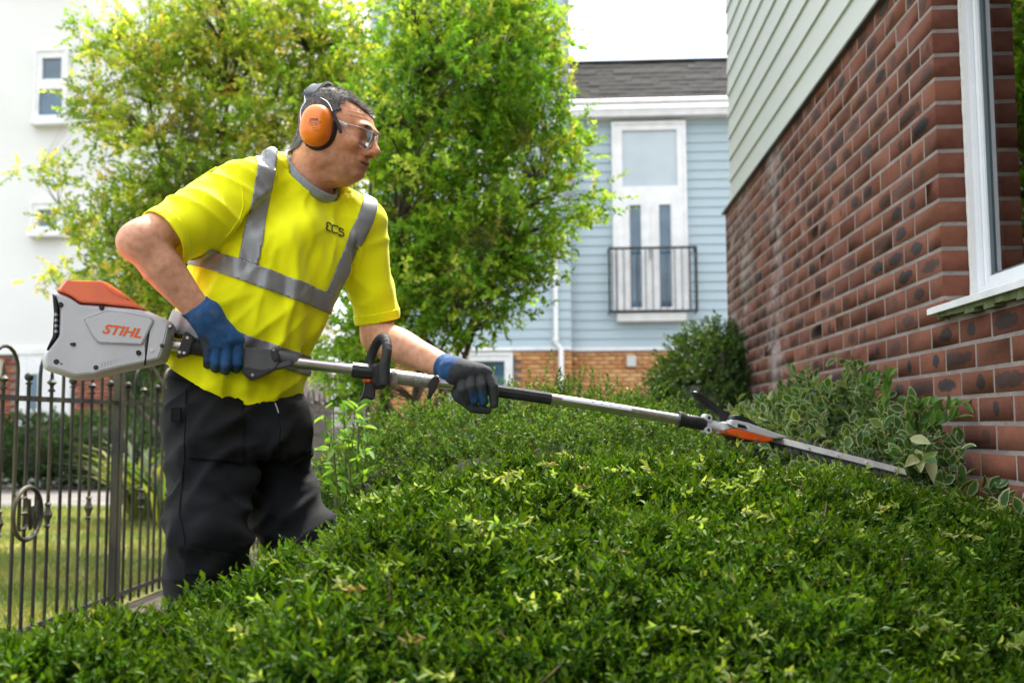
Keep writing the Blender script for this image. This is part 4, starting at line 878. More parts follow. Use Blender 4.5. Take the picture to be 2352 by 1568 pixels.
# gearbox
gbx = slab([(1222, 258), (1240, 250), (1252, 280), (1268, 240), (1290, 240), (1370, 258), (1440, 285), (1560, 326), (1600, 342), (1500, 347), (1400, 318), (1290, 291), (1226, 300)], z5, -.030, .034, .93, .006, 'gearbox', M_cream, ht)
slab([(1226, 297), (1290, 289), (1400, 316), (1502, 345), (1500, 361), (1450, 368), (1320, 345), (1255, 322), (1228, 312)], z5, -.034, .038, .94, .004, 'orange_guard', M_orange, ht)
slab([(1262, 316), (1330, 330), (1430, 358), (1380, 366), (1300, 352)], z5, -.024, .030, .9, .006, 'gear_cover', M_dark, ht)
slab([(1262, 243), (1282, 214), (1320, 214), (1370, 228), (1436, 280), (1400, 271), (1330, 250)], z5, -.026, .030, .86, .012, 'motor_cap', M_dark, ht)
slab([(1300, 262), (1372, 276), (1371, 300), (1300, 286)], z5, .0325, .0347, 1, .0003, 'rating_plate', M_label, gbx)
for k in range(3): slab([(1304, 266+k*6), (1345+k*5, 275+k*6), (1345+k*5, 277+k*6), (1304, 268+k*6)], z5, .0345, .0352, 1, .0001, 'plate_print', M_dark, gbx)
for c in ((1272, 302), (1445, 349), (1237, 316)): disc(c, z5, .004, .036, 'screw', M_alu, gbx, .004)
lv_ = [tp(*z5(x, y)) for x, y in ((1248, 262), (1252, 235), (1270, 222))]
slab([(1086, 88), (1098, 81), (1112, 86), (1290, 212), (1285, 232), (1258, 270), (1244, 272), (1232, 245), (1238, 225), (1225, 206), (1205, 206), (1192, 185), (1172, 182), (1160, 160), (1140, 156), (1128, 132), (1108, 128), (1098, 108)], z5, -.010, .012, .93, .004, 'adjusting_lever', M_dark, ht)
# cutter bar with teeth on both edges
b0, b1 = tp(*z5(1470, 338)), tp(2078, 1086); bd = (b1-b0); bl_ = bd.length; bd.normalize()
wv = (TS*.62-Vector((0, 0, 1))*.78); wv = (wv-bd*wv.dot(bd)).normalized(); nvv = bd.cross(wv).normalized()
if nvv.dot(O-b0) < 0: nvv = -nvv
def barprism(w0, w1, t0, t1, x0, x1): 
    q = [b0+bd*x0+wv*w0+nvv*t0, b0+bd*x1+wv*w0+nvv*t0, b0+bd*x1+wv*w1+nvv*t0, b0+bd*x0+wv*w1+nvv*t0]; return MB().prism(q, nvv*(t1-t0))
barprism(-.012, .010, .0015, .0050, -.02, bl_).build('guide_bar', M_steel, ht)
cut = barprism(-.011, .013, -.003, .0012, -.01, bl_+.004).build('cutter_blade', M_steeldark, ht)
for k in range(17):
    x = .02+k*(bl_-.04)/16.5
    for s_ in (1, -1):
        e0 = .012*s_; tip = .030*s_
        q = [b0+bd*(x+a)+wv*c for a, c in ((0, e0), (.016, e0), (.0135, tip), (.0065, tip))]
        MB().prism([v-nvv*.002 for v in q], nvv*.0035).build('tooth', M_steeldark, cut)
for k in range(5):
    p = b0+bd*(bl_*(.12+.2*k))+nvv*.005; MB().tube([p, p+nvv*.003], .004, 8).build('rivet', M_steel, ht, True)
# ================================================================== the worker: implicit surfaces turned into meshes
def rcone(p, a, b, ra, rb):
    a = A(a[:]); b = A(b[:]); ab = b-a; t = np.clip(((p-a)@ab)/(ab@ab), 0, 1); return np.linalg.norm(p-a-t[:, None]*ab, axis=1)-(ra+(rb-ra)*t)
def chain(p, pts, rs, k=.02):
    d = None
    for i in range(len(pts)-1):
        q = rcone(p, pts[i], pts[i+1], rs[i], rs[i+1]); d = q if d is None else np.minimum(d, q)
    return d
def ellip(p, c, r, Rm=None):
    q = p-A(c[:]); q = q if Rm is None else q@Rm
    r = A(r); k0 = np.linalg.norm(q/r, axis=1); k1 = np.linalg.norm(q/r**2, axis=1); return k0*(k0-1)/np.maximum(k1, 1e-9)
def sU(a, b, k): h = np.clip(.5+.5*(b-a)/k, 0, 1); return b+(a-b)*h-k*h*(1-h)
def sS(a, b, k): return -sU(-a, b, k)          # a minus b
def curve(ts, vs, n=200):
    """smooth interpolation (monotone enough) of table columns"""
    ts = A(ts, float); vs = A(vs, float); x = np.linspace(ts[0], ts[-1], n); y = np.interp(x, ts, vs); kx = np.exp(-.5*(np.arange(-12, 13)/5.)**2); kx /= kx.sum()
    yp = np.concatenate([2*y[0]-y[12:0:-1], y, 2*y[-1]-y[-2:-14:-1]]); return x, np.convolve(yp, kx, 'valid')
def sect(p, o, U, A_, B_, tab, ex=2.2):
    """stack of sections across U. tab rows: t, ca, cb, ra, rfront, rback"""
    T = A(tab, float); q = p-A(o[:]); t = q@A(U[:]); a = q@A(A_[:]); b = q@A(B_[:]); I = []
    for c in range(1, 6): x, y = curve(T[:, 0], T[:, c]); I.append(np.interp(t, x, y))
    ca, cb, ra, rf, rb = I; a = np.abs(a-ca)/ra; bb = b-cb; r = np.where(bb > 0, rf, rb); b_ = np.abs(bb)/r
    d = (a**ex+b_**ex)**(1/ex); dist = (d-1)*np.minimum(ra, r)*.9
    return np.maximum(dist, np.maximum(T[0, 0]-t, t-T[-1, 0]))
def nets(f, lo, hi, h, proj=2):
    lo = A(lo, float); hi = A(hi, float); n = np.ceil((hi-lo)/h).astype(int)+1
    ax = [lo[i]+h*np.arange(n[i]) for i in range(3)]; val = np.empty(n, np.float32)
    YY, ZZ = np.meshgrid(ax[1], ax[2], indexing='ij'); yz = np.c_[YY.ravel(), ZZ.ravel()]; st = max(1, int(400000/len(yz)))
    for i in range(0, n[0], st):
        xs = ax[0][i:i+st]; P_ = np.concatenate([np.c_[np.full(len(yz), x), yz] for x in xs]); val[i:i+st] = f(P_).reshape(len(xs), n[1], n[2])
    ins = val < 0; c = np.zeros(n-1, np.int8)
    for d in np.ndindex(2, 2, 2): c += ins[d[0]:n[0]-1+d[0], d[1]:n[1]-1+d[1], d[2]:n[2]-1+d[2]]
    act = (c > 0) & (c < 8); idx = -np.ones(act.shape, np.int32); cells = np.argwhere(act); idx[act] = np.arange(len(cells))
    V = np.zeros((len(cells), 3)); cnt = np.zeros(len(cells))
    cr = list(np.ndindex(2, 2, 2))
    for a_ in cr:
        for k in range(3):
            if a_[k]: continue
            b2 = list(a_); b2[k] = 1; va = val[tuple((cells+a_).T)]; vb = val[tuple((cells+b2).T)]; m = (va < 0) != (vb < 0)
            t = va/np.where(m, va-vb, 1); p = np.repeat(A(a_, float)[None], len(cells), 0); p[:, k] = t; V[m] += p[m]; cnt += m
    V = lo+(cells+V/cnt[:, None])*h; Fq = []
    for k in range(3):
        u, v = [(1, 2), (2, 0), (0, 1)][k]; sl = [slice(None)]*3; s1 = [slice(None)]*3; sl[k] = slice(0, -1); s1[k] = slice(1, None)
        ed = np.argwhere(ins[tuple(sl)] != ins[tuple(s1)]); ed = ed[(ed[:, u] > 0) & (ed[:, v] > 0) & (ed[:, u] < n[u]-1) & (ed[:, v] < n[v]-1)]
        fl = ins[tuple(ed.T)]; q = []
        for du, dv in ((1, 1), (0, 1), (0, 0), (1, 0)): e_ = ed.copy(); e_[:, u] -= du; e_[:, v] -= dv; q.append(idx[tuple(e_.T)])
        q = np.stack(q, 1); q[~fl] = q[~fl][:, ::-1]; Fq.append(q)
    F = np.concatenate(Fq); F = F[(F >= 0).all(1)]
    def grad(P_):
        e_ = h*.5; return unit(np.stack([f(P_+A(d))-f(P_-A(d)) for d in np.eye(3)*e_], 1))
    for _ in range(proj):
        g = grad(V); d = f(V); V = V-g*np.clip(d, -h, h)[:, None]*.9
    return V, F, grad(V)
def drop(V, F, keepv, extra=None):
    kf = keepv[F].all(1); F = F[kf]; used = np.zeros(len(V), bool); used[F.ravel()] = True; mp_ = np.cumsum(used)-1; return V[used], mp_[F], used
def nz3(P_, s, seed=0.): return A([mnoise.noise((p[0]*s[0]+seed, p[1]*s[1]-seed*.7, p[2]*s[2]+seed*.3)) for p in P_])

# ---- joints
S_R, E_R, W_R = at(562, 436, 2.285), at(323, 553, 2.09), at(465, 724, 2.172)
S_L, E_L, W_L = at(824, 522, 2.47), at(869, 772, 2.53), at(1034, 847, 2.385)
PSI, PIT = R(10), R(14)
HF = Vector((math.cos(PSI)*math.cos(PIT), -math.sin(PSI)*math.cos(PIT), -math.sin(PIT))); HL = Vector((math.sin(PSI), math.cos(PSI), 0)); HU = HF.cross(HL)
HC = at(757, 321, 2.36)
HM = A([HF[:], HL[:], HU[:]])                                  # rows: head axes
def hw(f, l, u): return HC+HF*f+HL*l+HU*u
def hloc(P_): return (P_-A(HC[:]))@HM.T
HTAB = [(-.093, 0, .045, .022, .018, .02), (-.086, 0, .045, .038, .038, .035), (-.076, 0, .04, .051, .055, .052), (-.063, 0, .03, .060, .067, .060), (-.052, 0, .02, .065, .081, .068), (-.040, 0, .015, .068, .087, .072),
        (-.020, 0, .01, .072, .090, .075), (0, 0, .01, .075, .091, .080), (.020, 0, .01, .077, .094, .085), (.040, 0, .01, .078, .097, .087), (.058, 0, .008, .077, .092, .086), (.074, 0, .004, .074, .086, .079), (.090, 0, -.002, .066, .069, .066), (.104, 0, -.006, .054, .049, .052), (.114, 0, -.009, .038, .032, .036), (.120, 0, -.010, .012, .012, .012)]
HTAB = [(t, ca, cb, ra, rf, rb) for t, ca, cb, ra, rf, rb in HTAB]
def head_sdf(P_):
    q = hloc(P_); s = q.copy(); s[:, 1] = np.abs(s[:, 1])
    d = sect(q, (0, 0, 0), (0, 0, 1), (0, 1, 0), (1, 0, 0), HTAB, 2.25)
    E = lambda c, r: ellip(s, Vector(c), r)
    d = sU(d, E((.070, .048, -.004), (.030, .019, .021)), .016)        # cheekbone
    d = sU(d, E((.012, .055, -.050), (.032, .013, .026)), .02)         # jaw angle
    d = sU(d, E((.086, 0, -.041), (.021, .033, .024)), .018)           # muzzle
    d = sU(d, E((.0915, 0, -.0700), (.0160, .023, .0140)), .013)       # chin
    d = sU(d, E((.038, 0, -.087), (.050, .040, .020)), .02)            # soft underside
    d = sU(d, E((.096, .024, .040), (.0150, .030, .0085)), .010)       # brow
    d = sS(d, E((.112, .033, .020), (.016, .019, .0125)), .010)        # socket
    d = sU(d, E((.0865, .032, .0195), (.0135, .0165, .0125)), .004)    # lids
    d = sU(d, rcone(s, Vector((.100, 0, .030)), Vector((.1235, 0, -.004)), .0078, .0100), .009)
    d = sU(d, E((.1240, 0, -.0100), (.0125, .0115, .0105)), .006)
    d = sU(d, E((.1100, .0130, -.0155), (.0125, .0075, .0085)), .006)
    d = sS(d, E((.1160, .0062, -.0230), (.007, .0035, .0038)), .003)
    d = sU(d, E((.0990, 0, -.0375), (.0125, .025, .0052)), .008)       # lips
    d = sU(d, E((.0975, 0, -.0500), (.0120, .022, .0060)), .008)
    d = sS(d, E((.1130, 0, -.0440), (.0120, .030, .0010)), .003)
    d = sS(d, E((.1020, .036, -.027), (.004, .003, .016)), .008)       # fold beside the mouth
    d = sU(d, E((-.006, .078, -.002), (.018, .008, .030)), .006)       # ear
    return d
NK = [hw(-.022, 0, -.035), at(722, 392, 2.365), at(684, 438, 2.37)]
def neck_sdf(P_):
    d = chain(P_, NK, [.058, .060, .062])
    return sU(d, rcone(P_, hw(-.018, -.050, -.038), at(724, 436, 2.335), .014, .008), .02)
def arms_sdf(P_):
    mR = E_R.lerp(W_R, .33); d = chain(P_, [S_R, S_R.lerp(E_R, .5), E_R], [.050, .049, .043]); d = sU(d, chain(P_, [E_R, mR, E_R.lerp(W_R, .7), W_R, W_R.lerp(E_R, -.12)], [.040, .0455, .036, .0285, .028]), .02)
    d = sU(d, ellip(P_, E_R+Vector((-.012, 0, -.006)), (.036, .034, .036)), .012)
    mL = E_L.lerp(W_L, .3); e_ = chain(P_, [S_L, S_L.lerp(E_L, .5), E_L], [.046, .043, .042]); e_ = sU(e_, chain(P_, [E_L, mL, E_L.lerp(W_L, .7), W_L, W_L.lerp(E_L, -.1)], [.042, .0435, .034, .026, .026]), .02)
    return np.minimum(d, e_)
# torso frame
TO = at(532, 852, 2.36); TN = at(690, 418, 2.37); TU = (TN-TO).normalized(); TL = (TN-TO).length
TAx = Vector((.88, .47, 0)); TAx = (TAx-TU*TAx.dot(TU)).normalized(); TBx = TU.cross(TAx)*-1
TBx = TBx if TBx.y < 0 else -TBx
def tor(P_): q = P_-A(TO[:]); return q@A(TAx[:]), q@A(TBx[:]), q@A(TU[:])
def torso_sdf(P_, g=0.): return sect(P_, TO, TU, TAx, TBx, [(-.14, -.005, 0, .160+g, .148+g, .120+g), (.0, -.005, 0, .160+g, .142+g, .115+g), (.05, -.004, .0, .163+g, .138+g, .115+g), (.14, -.002, 0, .166+g, .136+g, .115+g), (.24, 0, 0, .170+g, .128+g, .118+g), (.32, 0, -.005, .178+g, .132+g, .115+g), (.39, .0, -.01, .170+g, .120+g, .10+g), (.44, .0, -.01, .125+g, .085+g, .085+g), (.48, 0, -.01, .08+g, .07+g, .07+g)], 2.3)
HIPR, HIPL = at(488, 985, 2.27), at(606, 985, 2.41)
KNR, KNL = at(472, 1222, 2.185), at(698, 1262, 2.36)
MDL = at(636, 1115, 2.40)
ANR = Vector((KNR.x+.0, 2.30, .10)); ANL = Vector((KNL.x+.02, 2.47, .10))
def body_low(P_):
    d = torso_sdf(P_, -.05); d = sU(d, chain(P_, [S_R, NK[2]], [.045, .045]), .015); d = sU(d, chain(P_, [S_L, NK[2]], [.040, .045]), .015)
    d = sU(d, chain(P_, [TO, (HIPR+HIPL)/2], [.09, .075]), .03); d = sU(d, chain(P_, [HIPR, KNR, ANR], [.055, .048, .04]), .03); d = sU(d, chain(P_, [HIPL, MDL, KNL, ANL], [.055, .05, .045, .04]), .03)
    d = sU(d, arms_sdf(P_), .010); return sU(d, neck_sdf(P_), .02)
def hn(P_): return sU(head_sdf(P_), neck_sdf(P_), .022)
worker = thing('person', 'man in yellow hi-vis T-shirt and black trousers leaning to cut the hedge', 'person', (ANR.x+.1, 2.36, 0))
# head and neck at fine grain, trunk and limbs coarser, joined into one skin mesh (they meet inside the collar)
hV, hF, hN = nets(hn, A(HC[:])-A([.20, .16, .19]), A(HC[:])+A([.17, .15, .16]), .0021)
q = hloc(hV); cutn = A(NK[1][:])-A((NK[1]-NK[2]).normalized()[:])*.045; keep = ((hV-cutn)@A((NK[1]-NK[2]).normalized()[:])) > 0; hV, hF, us = drop(hV, hF, keep); hN = hN[us]; q = q[us]
f_, l_, u_ = q.T; sd_ = np.abs(l_)
def gs(*t): return np.exp(-sum(((a-c)/s)**2 for a, c, s in t))
skin = A([.80, .385, .215]); hc = np.repeat(skin[None], len(hV), 0)
red = .55*gs((f_, .085, .03), (sd_, .045, .022), (u_, -.012, .022))+.75*gs((f_, .12, .018), (sd_, 0, .016), (u_, -.009, .012))+.35*gs((u_, -.09, .04), (f_, .0, .05))
hc = hc*(1-red[:, None]*.5)+A([.74, .25, .15])*red[:, None]*.5
stub = np.clip((-.024-u_)/.02, 0, 1)*np.clip((f_+.00)/.03, 0, 1)*np.clip((u_+.115)/.03, 0, 1)*(1-.7*gs((sd_, .05, .016), (u_, -.03, .02))); stub = np.clip(stub, 0, 1)*.32
hc = hc*(1-stub[:, None])+A([.30, .20, .15])*stub[:, None]
lips = gs((f_, .112, .012), (sd_, 0, .022), (u_, -.0440, .0100)); hc = hc*(1-.55*lips[:, None])+A([.33, .105, .085])*.55*lips[:, None]
slit = gs((sd_, 0, .024), (u_, -.0440, .0022), (f_, .112, .02)); hc *= (1-.7*slit)[:, None]
blot = nz3(hV, (35, 35, 35), 11)*.10+nz3(hV, (95, 95, 95), 12)*.10+nz3(hV, (220, 220, 220), 13)*.07; hc = hc*(1+blot[:, None]*A([.6, 1.0, 1.1]))
hc *= (1-.18*gs((sd_, .032, .02), (u_, .012, .012), (f_, .1, .03)))[:, None]
lidl = gs((sd_, .033, .017), (u_, .0215, .0022), (f_, .098, .012)); hc *= (1-.6*lidl)[:, None]
nost = gs((f_, .1125, .007), (sd_, .0065, .005), (u_, -.0232, .004)); hc *= (1-.8*nost)[:, None]
# age lines on the brow and neck, small relief
def ridge(x, w): return np.exp(-(x/w)**2)
rel = -.0007*sum(ridge(u_-(c+.004*np.cos(l_*40)), .0016) for c in (.055, .064, .073))*(f_ > .06)-.0010*ridge((f_-.085)*.55+(u_+.002)*.6-.004*0, .0015)*(sd_ > .03)*gs((u_, -.005, .02))
rel += nz3(hV, (90, 90, 90))*.0004+nz3(hV, (30, 30, 30), 4)*.0006
hV = hV+hN*rel[:, None]
lo = A([min(E_R.x, TO.x)-.15, 1.95, -.0]); hi = A([W_L.x+.08, 2.75, TN.z+.08])
bV, bF, bN = nets(lambda P_: body_low(P_), lo, hi, .0085, 2)
aV, aF, aN = nets(lambda P_: sU(arms_sdf(P_), torso_sdf(P_, -.05), .010), A([E_R.x-.06, 2.0, W_L.z-.05]), A([W_L.x+.05, 2.62, S_R.z+.09]), .0045, 2)
mus = nz3(aV, (22, 22, 22))*.0012+nz3(aV, (9, 9, 9), 3)*.002; aV = aV+aN*mus[:, None]
# tendons on the stretched wrist
tl = rcone(aV, E_L.lerp(W_L, .62)+Vector((0, -.018, .012)), W_L+Vector((0, -.014, .010)), .004, .004); aV += aN*(.0022*np.exp(-(np.maximum(tl, 0)/.005)**2))[:, None]
ac = np.repeat(A([.80, .42, .27])[None], len(aV), 0); el = np.exp(-((aV-A(E_R[:])+A([.02, 0, .01]))**2).sum(1)/.035**2); ac = ac*(1-.45*el[:, None])+A([.72, .26, .17])*.45*el[:, None]
ab = nz3(aV, (25, 25, 25), 11)*.12+nz3(aV, (80, 80, 80), 12)*.12; ac = ac*(1+ab[:, None]*A([.6, 1.0, 1.1]))
bc = np.repeat(skin[None], len(bV), 0); inside = torso_sdf(bV, 0)*0
# keep of the coarse trunk only what the arms mesh does not already show
kb_ = arms_sdf(bV) > .004; bV2, bF2, us = drop(bV, bF, kb_); bc = bc[us]
V_ = np.concatenate([hV, aV, bV2]); F_ = np.concatenate([hF, aF+len(hV), bF2+len(hV)+len(aV)]); C_ = np.concatenate([hc, ac, bc])
M_skin = mat('skin', (1, 1, 1), (.80, .74, .72), attr=True, scale=60, rough=.58, spec=.35, sss=.12, bump=.10, bscale=420, detail=6, lo=.3, hi=.6)
obj('body', npmesh('body', V_, F_, True, C_), M_skin, worker)
# eyes
for s_ in (-1, 1):
    c = hw(.0862, s_*.032, .0190); ey = MB().sphere(c, .0108, 16, 12).build('eye', mat('eye_white', (.62, .58, .55), rough=.2) if 'eye_white' not in MATS else MATS['eye_white'], worker, 'all')
    MB().sphere(c+HF*.0052-HL*s_*.001-HU*.001, (.0052,)*3, 12, 8).build('iris', mat('iris_dark', (.035, .03, .03), rough=.15) if 'iris_dark' not in MATS else MATS['iris_dark'], ey, 'all')
# hair: a close cap plus thousands of short strands
fb = np.interp(u_, [-.06, -.05, -.045, .00, .030, .044, .063, .076, .0998, .13], [-.09, -.06, -.045, .004, .0266, .032, .049, .041, .044, .2]); fb = fb+np.clip((u_-.066)/.02, 0, 1)*.075*np.exp(-((l_-.004)/.040)**4)
hm = np.clip((fb-f_)/.006+nz3(hV, (160, 160, 160), 2)*1.1, 0, 1)*(u_ > -.062)
sel = hm > .25; cV, cF, us = drop(hV+hN*(.0005+.0042*np.clip(hm, 0, 1)*(1+.4*nz3(hV, (70, 70, 70), 6)))[:, None], hF, sel)
grey = np.clip(.35+1.0*np.clip((.055-u_)/.05, 0, 1)*np.clip((f_+.05)/.06, 0, 1)-.1, 0, 1)
capc = (A([.055, .047, .041])*(1-grey[:, None])+A([.22, .195, .17])*grey[:, None])[us]
hair = obj('hair', npmesh('hair', cV, cF, True, capc), mat('hair_cap', (1, 1, 1), (.35, .35, .35), attr=True, scale=260, rough=.6), worker)
ids = RNG.choice(np.flatnonzero(hm > .35), 15000); hp = hV[ids]+hN[ids]*.001+RNG.normal(size=(15000, 3))*.0008; ff, ll, uu = f_[ids], l_[ids], u_[ids]
flow = np.stack([np.where(uu > .075, .75, -.12), np.zeros_like(ff), np.where(uu > .075, .0, -.85)], 1)@HM; hd = unit(hN[ids]*.40+flow+RNG.normal(size=(15000, 3))*.22)
gq = np.clip(grey[ids]+.15+RNG.normal(size=15000)*.38, 0, 1)[:, None]; hcol = A([.055, .045, .038])*(1-gq)+A([.50, .46, .42])*gq
hlen = np.where(uu > .07, .015, .010)*RNG.uniform(.7, 1.25, 15000)*np.clip((uu+.07)/.05, .35, 1)
HT = dict(v=A([(0, .5, 0), (0, -.5, 0), (.55, .4, .0), (.55, -.4, .0), (1, 0, -.18)]), f=A([(0, 1, 3), (0, 3, 2), (2, 3, 4)]), e=A([0.]*5))
obj('strands', leafmesh('strands', hp, hd, hN[ids]+RNG.normal(size=(15000, 3))*.6, hlen, .0009, hcol, HT), mat('hair_strand', (1, 1, 1), attr=True, rough=.4, spec=.4), hair, kind='stuff')
em = np.flatnonzero(gs((sd_, .030, .017), (u_, .0405-.08*np.maximum(sd_-.03, 0), .0042), (f_, .10, .03)) > .35); ids = RNG.choice(em, 320); ed_ = unit(hN[ids]*.35+np.stack([np.full(320, -.5), np.sign(l_[ids])*.9, np.full(320, .1)], 1)@HM+RNG.normal(size=(320, 3))*.2)
obj('eyebrows', leafmesh('eyebrows', hV[ids], ed_, hN[ids], .0075, .0008, mixc(RNG, 320, (2, (.11, .085, .065)), (1, (.26, .21, .17))), HT), MATS['hair_strand'], worker, kind='stuff')

# ---- T-shirt
SH_R = at(374, 547, 2.13); SH_L = at(866, 738, 2.525)
ring_c = at(714, 404, 2.362); pb, pf = at(668, 352, 2.37), at(757, 455, 2.352)
e1 = (pf-pb).normalized(); e2 = Vector((-.25, -.93, -.25)); e2 = (e2-e1*e2.dot(e1)).normalized(); rn_ = e1.cross(e2); rn_ = rn_ if rn_.z > 0 else -rn_
ring_c = (pb+pf)/2; ra_ = (pf-pb).length/2
def sleeves(P_):
    a = chain(P_, [S_R, S_R.lerp(SH_R, .5), SH_R, SH_R.lerp(S_R, -.22)], [.068, .073, .068, .068]); b = chain(P_, [S_L, S_L.lerp(SH_L, .5), SH_L, SH_L.lerp(S_L, -.18)], [.068, .062, .053, .053]); return a, b
def shirt_sdf(P_):
    d = torso_sdf(P_, 0.); a, b = sleeves(P_)
    tr = chain(P_, [at(660, 408, 2.33), at(588, 416, 2.285)], [.054, .046]); tr2 = chain(P_, [at(735, 440, 2.40), at(812, 505, 2.455)], [.055, .055])
    d = sU(d, tr, .05); d = sU(d, tr2, .05); d = sU(d, a, .05); return sU(d, b, .045)
sV, sF, sN = nets(shirt_sdf, A([SH_R.x-.09, 2.02, TO.z-.18]), A([SH_L.x+.10, 2.66, TN.z+.10]), .0058, 2)
ta, tb, tt = tor(sV); dA, dB = sleeves(sV); dT = torso_sdf(sV)
# folds: soft vertical drape on the trunk, slanting pulls from the armpits, rings on the sleeves
loc = np.c_[ta, tb, tt]; fold = nz3(loc, (15, 15, 2.6), 1)*.0075+nz3(np.c_[ta+tt*.55, tb, tt], (24, 18, 4.5), 2)*.0045+nz3(np.c_[ta-tt*.8, tb, tt], (11, 9, 4), 5)*.006
fold = fold*2.4+nz3(loc, (42, 42, 11), 31)*.0022
fold += (np.maximum(nz3(np.c_[ta, tb, tt-ta*.3], (4, 5, 17), 7), 0)*.011)*np.exp(-((tt-.03)/.10)**2)
def crease(P_, s, seed, p=3.): return (1-np.abs(nz3(P_, s, seed)))**p
fold += (crease(np.c_[ta*.6+tt*.8, tb, tt*.6-ta*.8], (4, 5, 17), 41, 4)-.3)*.0075*(np.clip((.20-tt)/.12, 0, 1)*.8+.35)+(crease(np.c_[ta, tb, tt], (19, 14, 3.2), 43, 4)-.3)*.0055
slv = (np.minimum(dA, dB) < dT-.004)
axR = A((SH_R-S_R).normalized()[:]); axL = A((SH_L-S_L).normalized()[:]); sR = (sV-A(S_R[:]))@axR; sL = (sV-A(S_L[:]))@axL
fs_ = np.where(dA < dB, nz3(np.c_[sR, sV[:, 1], sV[:, 2]], (9, 14, 14), 3), nz3(np.c_[sL, sV[:, 0], sV[:, 1]], (9, 15, 15), 4))*.009
fs_ = fs_*1.1+np.where(dA < dB, crease(np.c_[sR*.7+sV[:, 2]*.7, sV[:, 1], sV[:, 2]*.7-sR*.7], (5, 6, 18), 45, 4)-.3, crease(np.c_[sL, sV[:, 0], sV[:, 1]], (14, 6, 6), 46, 4)-.3)*.0065
fold = np.where(slv, fs_, fold); 
arm_pit = np.exp(-((sV-A(at(470, 545, 2.2)[:]))**2).sum(1)/.07**2); fold += arm_pit*nz3(sV@A([[.5, .2, .8], [.7, .1, -.6], [.1, 1, .2]]), (34, 10, 8), 8)*.007
# one sharper pleat down the front, and the tucked bulge at the hem
fold += .007*np.exp(-((ta-.035-.02*np.sin(tt*12))/.010)**2)*np.clip((.36-tt)/.1, 0, 1)*np.clip((tt-.05)/.05, 0, 1)*(tb > 0)
sV = sV+sN*np.where(tt > -.2, fold, 0)[:, None]
def cutopen(V, F, N, plane_p, plane_n, near, rad, mask=None):
    """open the surface beyond a plane, close to a point"""
    s_ = (V-A(plane_p[:]))@A(plane_n[:]); m = (s_ > 0) & (np.linalg.norm(V-A(near[:]), axis=1) < rad)
    if mask is not None: m &= mask(V)
    # pull the last row onto the plane for a clean edge
    fm = m[F].any(1) & ~m[F].all(1); ev = np.zeros(len(V), bool); ev[F[fm].ravel()] = True; mv = ev & m
    V = V.copy(); V[mv] -= s_[mv][:, None]*A(plane_n[:]); k = ~m | mv; kf = k[F].all(1); kf &= ~(mv[F].all(1)); F = F[kf]
    used = np.zeros(len(V), bool); used[F.ravel()] = True; mp_ = np.cumsum(used)-1; return V[used], mp_[F], N[used]
sV, sF, sN = cutopen(sV, sF, sN, SH_R, (SH_R-S_R).normalized(), SH_R, .13, lambda V: sleeves(V)[0] < torso_sdf(V)-.015)
sV, sF, sN = cutopen(sV, sF, sN, SH_L, (SH_L-S_L).normalized(), SH_L, .12, lambda V: sleeves(V)[1] < torso_sdf(V)-.015)
hemn = -(TU+TAx*.12+TBx*.16).normalized(); sV, sF, sN = cutopen(sV, sF, sN, TO+TU*-.035, hemn, TO, .34)
sV, sF, sN = cutopen(sV, sF, sN, ring_c+rn_*-.004, rn_, ring_c, .14, lambda V: (((V-A(ring_c[:]))@A(e1[:])/ra_)**2+((V-A(ring_c[:]))@A(e2[:])/.067)**2) < 1.34)
M_hv = mat('hivis_fabric', (.98, 1.0, .0), (1.0, 1.0, .0), 30, spec=.25, rough=.8, bump=.12, bscale=700, sheen=.15, lo=.3, hi=.7)
shirt_me = npmesh('shirt', sV, sF); shirt = obj('shirt', shirt_me, M_hv, worker)
so = shirt.modifiers.new('thickness', 'SOLIDIFY'); so.thickness = .0018; so.offset = -1
M_refl = mat('reflective_tape', (.25, .26, .265), (.31, .32, .325), 14, rough=.42, bump=.08, bscale=500, spec=.6, metal=.25)
def patch(V, F, planes, test, off, name, m, parent, thick=.0012, largest=False):
    """strip of a garment between planes (keep the side the normals point away from), lifted off it"""
    bm = bmesh.new(); kf = test(V)[F].any(1); Fk = F[kf]; used = np.unique(Fk); mp_ = {int(u): bm.verts.new(V[u]) for u in used}
    for f in Fk:
        try: bm.faces.new([mp_[int(i)] for i in f])
        except ValueError: pass
    for p, n_ in planes:
        bmesh.ops.bisect_plane(bm, geom=bm.verts[:]+bm.edges[:]+bm.faces[:], plane_co=p, plane_no=n_, clear_outer=True)
    if largest:
        seen = set(); best = []
        for v0 in bm.verts:
            if v0 in seen: continue
            st_k = [v0]; comp = []; seen.add(v0)
            while st_k:
                v = st_k.pop(); comp.append(v)
                for e_ in v.link_edges:
                    o_ = e_.other_vert(v)
                    if o_ not in seen: seen.add(o_); st_k.append(o_)
            if len(comp) > len(best): best = comp
        bs = set(best); bmesh.ops.delete(bm, geom=[v for v in bm.verts if v not in bs], context='VERTS')
    bm.normal_update()
    for v in bm.verts: v.co += v.normal*off
    me = bpy.data.meshes.new(name); bm.to_mesh(me); bm.free(); me.polygons.foreach_set('use_smooth', np.ones(len(me.polygons), bool)); o = obj(name, me, m, parent)
    so = o.modifiers.new('thickness', 'SOLIDIFY'); so.thickness = thick; so.offset = 0; return o
BV = BVHTree.FromPolygons([tuple(v) for v in sV], [tuple(int(i) for i in f) for f in sF])
def onshirt(x, y):
    d = ray(x, y).normalized(); h = BV.ray_cast(O, d); return (h[0], h[1]) if h[0] is not None else (at(x, y, 2.3), -d)
tvs = lambda V: (np.minimum(*sleeves(V)) > torso_sdf(V)-.022)
